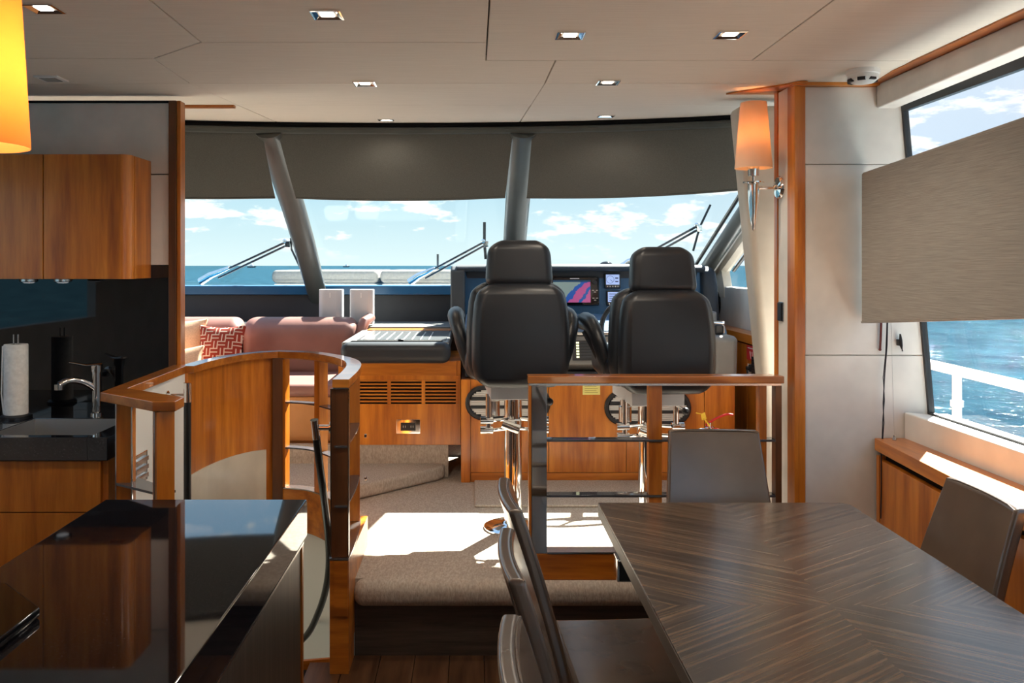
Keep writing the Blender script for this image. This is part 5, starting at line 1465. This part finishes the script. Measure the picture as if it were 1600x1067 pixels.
bm = BM(); tube(bm, [at(a, b, 3.145) for a, b in ((1379, 690), (1377, 705), (1377, 760), (1376, 810))], .0022, 6); obj('tail', bm, CORD, t)
t, P = hang('blind_wire', 'thin steel tension wire ending in a small fitting on the ledge', 'wire', [(1392, 500), (1394, 560), (1396, 640), (1397.5, 684)], .0010, GRILLE, 3.14)
bm = BM(); lathe(bm, [(.007, 0), (.007, .006), (.005, .012), (.005, .02), (0, .021)], (P[-1].x, 3.14, .8405), 12); obj('fitting', bm, STEEL, t)
c = at(1404, 535, 3.192)
t = thing('cord_cleat', 'small black cord cleat on the white bulkhead beside the window', 'cleat', tuple(c))
bm = BM(); tube(bm, [c + Vector((-.003, -.018, .034)), c + Vector((0, -.016, .012)), c + Vector((.002, -.016, -.012)), c + Vector((.006, -.018, -.032))], [.003, .006, .006, .003], 8); obj('horns', bm, BLACK, t)
bm = BM(); box(bm, c.x - .006, c.x + .006, c.y - .014, c.y + .006, c.z - .012, c.z + .012, .002); obj('foot', bm, BLACK, t)
# ledge cabinet under the side window
t = thing('ledge_cabinet', 'cherry cabinet with sunlit wooden ledge under the side window', 'cabinet', (1.6, 1.5, 0))
def lx_(Y): return 1.536 - (3.185 - Y) * .075 if Y > 2 else 1.536 - (3.185 - 2) * .075
bm = BM(); prism(bm, [(lx_(3.19), 3.19, .793), (1.654, 3.19, .793), (1.654, -3, .793), (lx_(0), -3, .793), (lx_(2), 2, .793)], (0, 0, .047), .004, 2); obj('ledge', bm, CHERRY_Y, t)
bm = BM(); prism(bm, [(lx_(3.19) + .035, 3.19, .0), (1.64, 3.19, .0), (1.64, -3, .0), (lx_(0) + .035, -3, .0), (lx_(2) + .035, 2, .0)], (0, 0, .792)); obj('body', bm, DARKREC, t)
bm = BM(); prism(bm, [(lx_(3.19) + .008, 3.19, .0), (lx_(3.19) + .034, 3.19, .0), (lx_(3.165) + .034, 3.165, .0), (lx_(3.165) + .008, 3.165, .0)], (0, 0, .775)); obj('end_stile', bm, CHERRY, t)
for a, b in ((3.160, 2.55), (2.545, 1.9), (1.895, 1.2), (1.195, .4)):
    bm = BM(); prism(bm, [(lx_(a) + .010, a, .06), (lx_(a) + .034, a, .06), (lx_(b) + .034, b, .06), (lx_(b) + .010, b, .06)], (0, 0, .703), .001, 1); obj('door', bm, CHERRY, t)

# ================================================================== DINING TABLE
t = thing('dining_table', 'large dark striped veneer dining table with radiating grain', 'table', (0.8, 1.864, 0))
bm = BM(); prism(bm, [(0.40, 1.06, .700), (1.20, 1.06, .700), (1.20, 2.645, .700), (1.175, 2.67, .700), (0.40, 2.67, .700)], (0, 0, .040), .0018, 2); obj('tabletop', bm, VENEER, t)
bm = BM(); prism(bm, [(0.3990, 1.058, .698), (1.202, 1.058, .698), (1.202, 2.646, .698), (1.176, 2.672, .698), (0.3990, 2.672, .698)], (0, 0, .0365), .001, 1)
obj('edge_band', bm, plain('table_edge_grey', (.13, .105, .085), .4), t)
for yy in (1.5, 2.25):
    bm = BM(); box(bm, .66, .94, yy - .14, yy + .14, .0, .697, .01); obj('pedestal', bm, WENGE, t)
p = at(975, 885, 2.30)
bm = BM(); box(bm, .392, .440, 2.27, 2.33, .636, .697, .003); lg = obj('chrome_catch', bm, CHROME, t)
bm = BM(); box(bm, .397, .435, 2.268, 2.2698, .640, .690); obj('recess', bm, BLACK, lg)

# ================================================================== DINING CHAIRS
def dining_chair(loc, rotz, label, first=None):
    if first is not None: return dup(first, loc, label, None, rotz)
    # local frame: sitter faces +x, back at -x
    t = thing('dining_chair', label, 'chair', (0, 0, 0), 'taupe leather dining chairs')
    bm = BM(); roundbox(bm, (.43, .40, .05), .016, 6, 3, lambda v: (v.x, v.y * (1 + .06 * v.x), v.z - .006 * math.cos(v.x * 5) * math.cos(v.y * 5)), T(.035, 0, .432)); obj('seat', bm, TAUPE, t)
    def fb(v):
        q = (v.z + .2425) / .485
        curve = .013 * (1 - (2 * v.y / .40) ** 2)        # gently hollow across
        return (v.x - .105 * q - .03 * q * q - curve, v.y * (1 - .20 * q), v.z)
    bm = BM(); roundbox(bm, (.036, .415, .485), .012, 10, 3, fb, T(-.190, 0, .6425)); bk = obj('backrest', bm, TAUPE, t)
    bm = BM(); path = []
    for (yy, zz) in [(-.199, -.20 + .4375 * j / 8) for j in range(9)] + [(-.199 + .398 * j / 8, .241) for j in range(1, 8)] + [(.199, .2375 - .4375 * j / 8) for j in range(9)]:
        v = fb(Vector((.016, yy, zz))); path.append(Vector(v) + Vector((-.190, 0, .6425)))
    tube(bm, path, .0022, 6); obj('piping', bm, TAUPE, bk)
    for sx, sy in ((.225, .175), (.225, -.175), (-.165, .180), (-.165, -.180)):
        bm = BM()
        prism(bm, [(sx - .017, sy - .017, 0), (sx + .017, sy - .017, 0), (sx + .017, sy + .017, 0), (sx - .017, sy + .017, 0)], (0, 0, .41), .004, 2)
        obj('leg', bm, TAUPE, t)
    t.location = loc; t.rotation_euler = (0, 0, rotz)
    return t
c0 = dining_chair((0.42, 2.275, 0), math.radians(3), 'taupe leather dining chair left of the table, farthest of its row of three')
dining_chair((0.405, 1.80, 0), math.radians(1), 'taupe leather dining chair left of the table, the middle one of its row', c0)
dining_chair((0.39, 1.31, 0), math.radians(0), 'taupe leather dining chair left of the table, nearest, cut by the lower frame edge', c0)
dining_chair((0.885, 2.79, 0), math.radians(-92), 'taupe leather dining chair at the far end of the table before the divider rail', c0)
dining_chair((1.07, 2.28, 0), math.radians(180 - 2), 'taupe leather dining chair right of the table beside the sunlit ledge', c0)
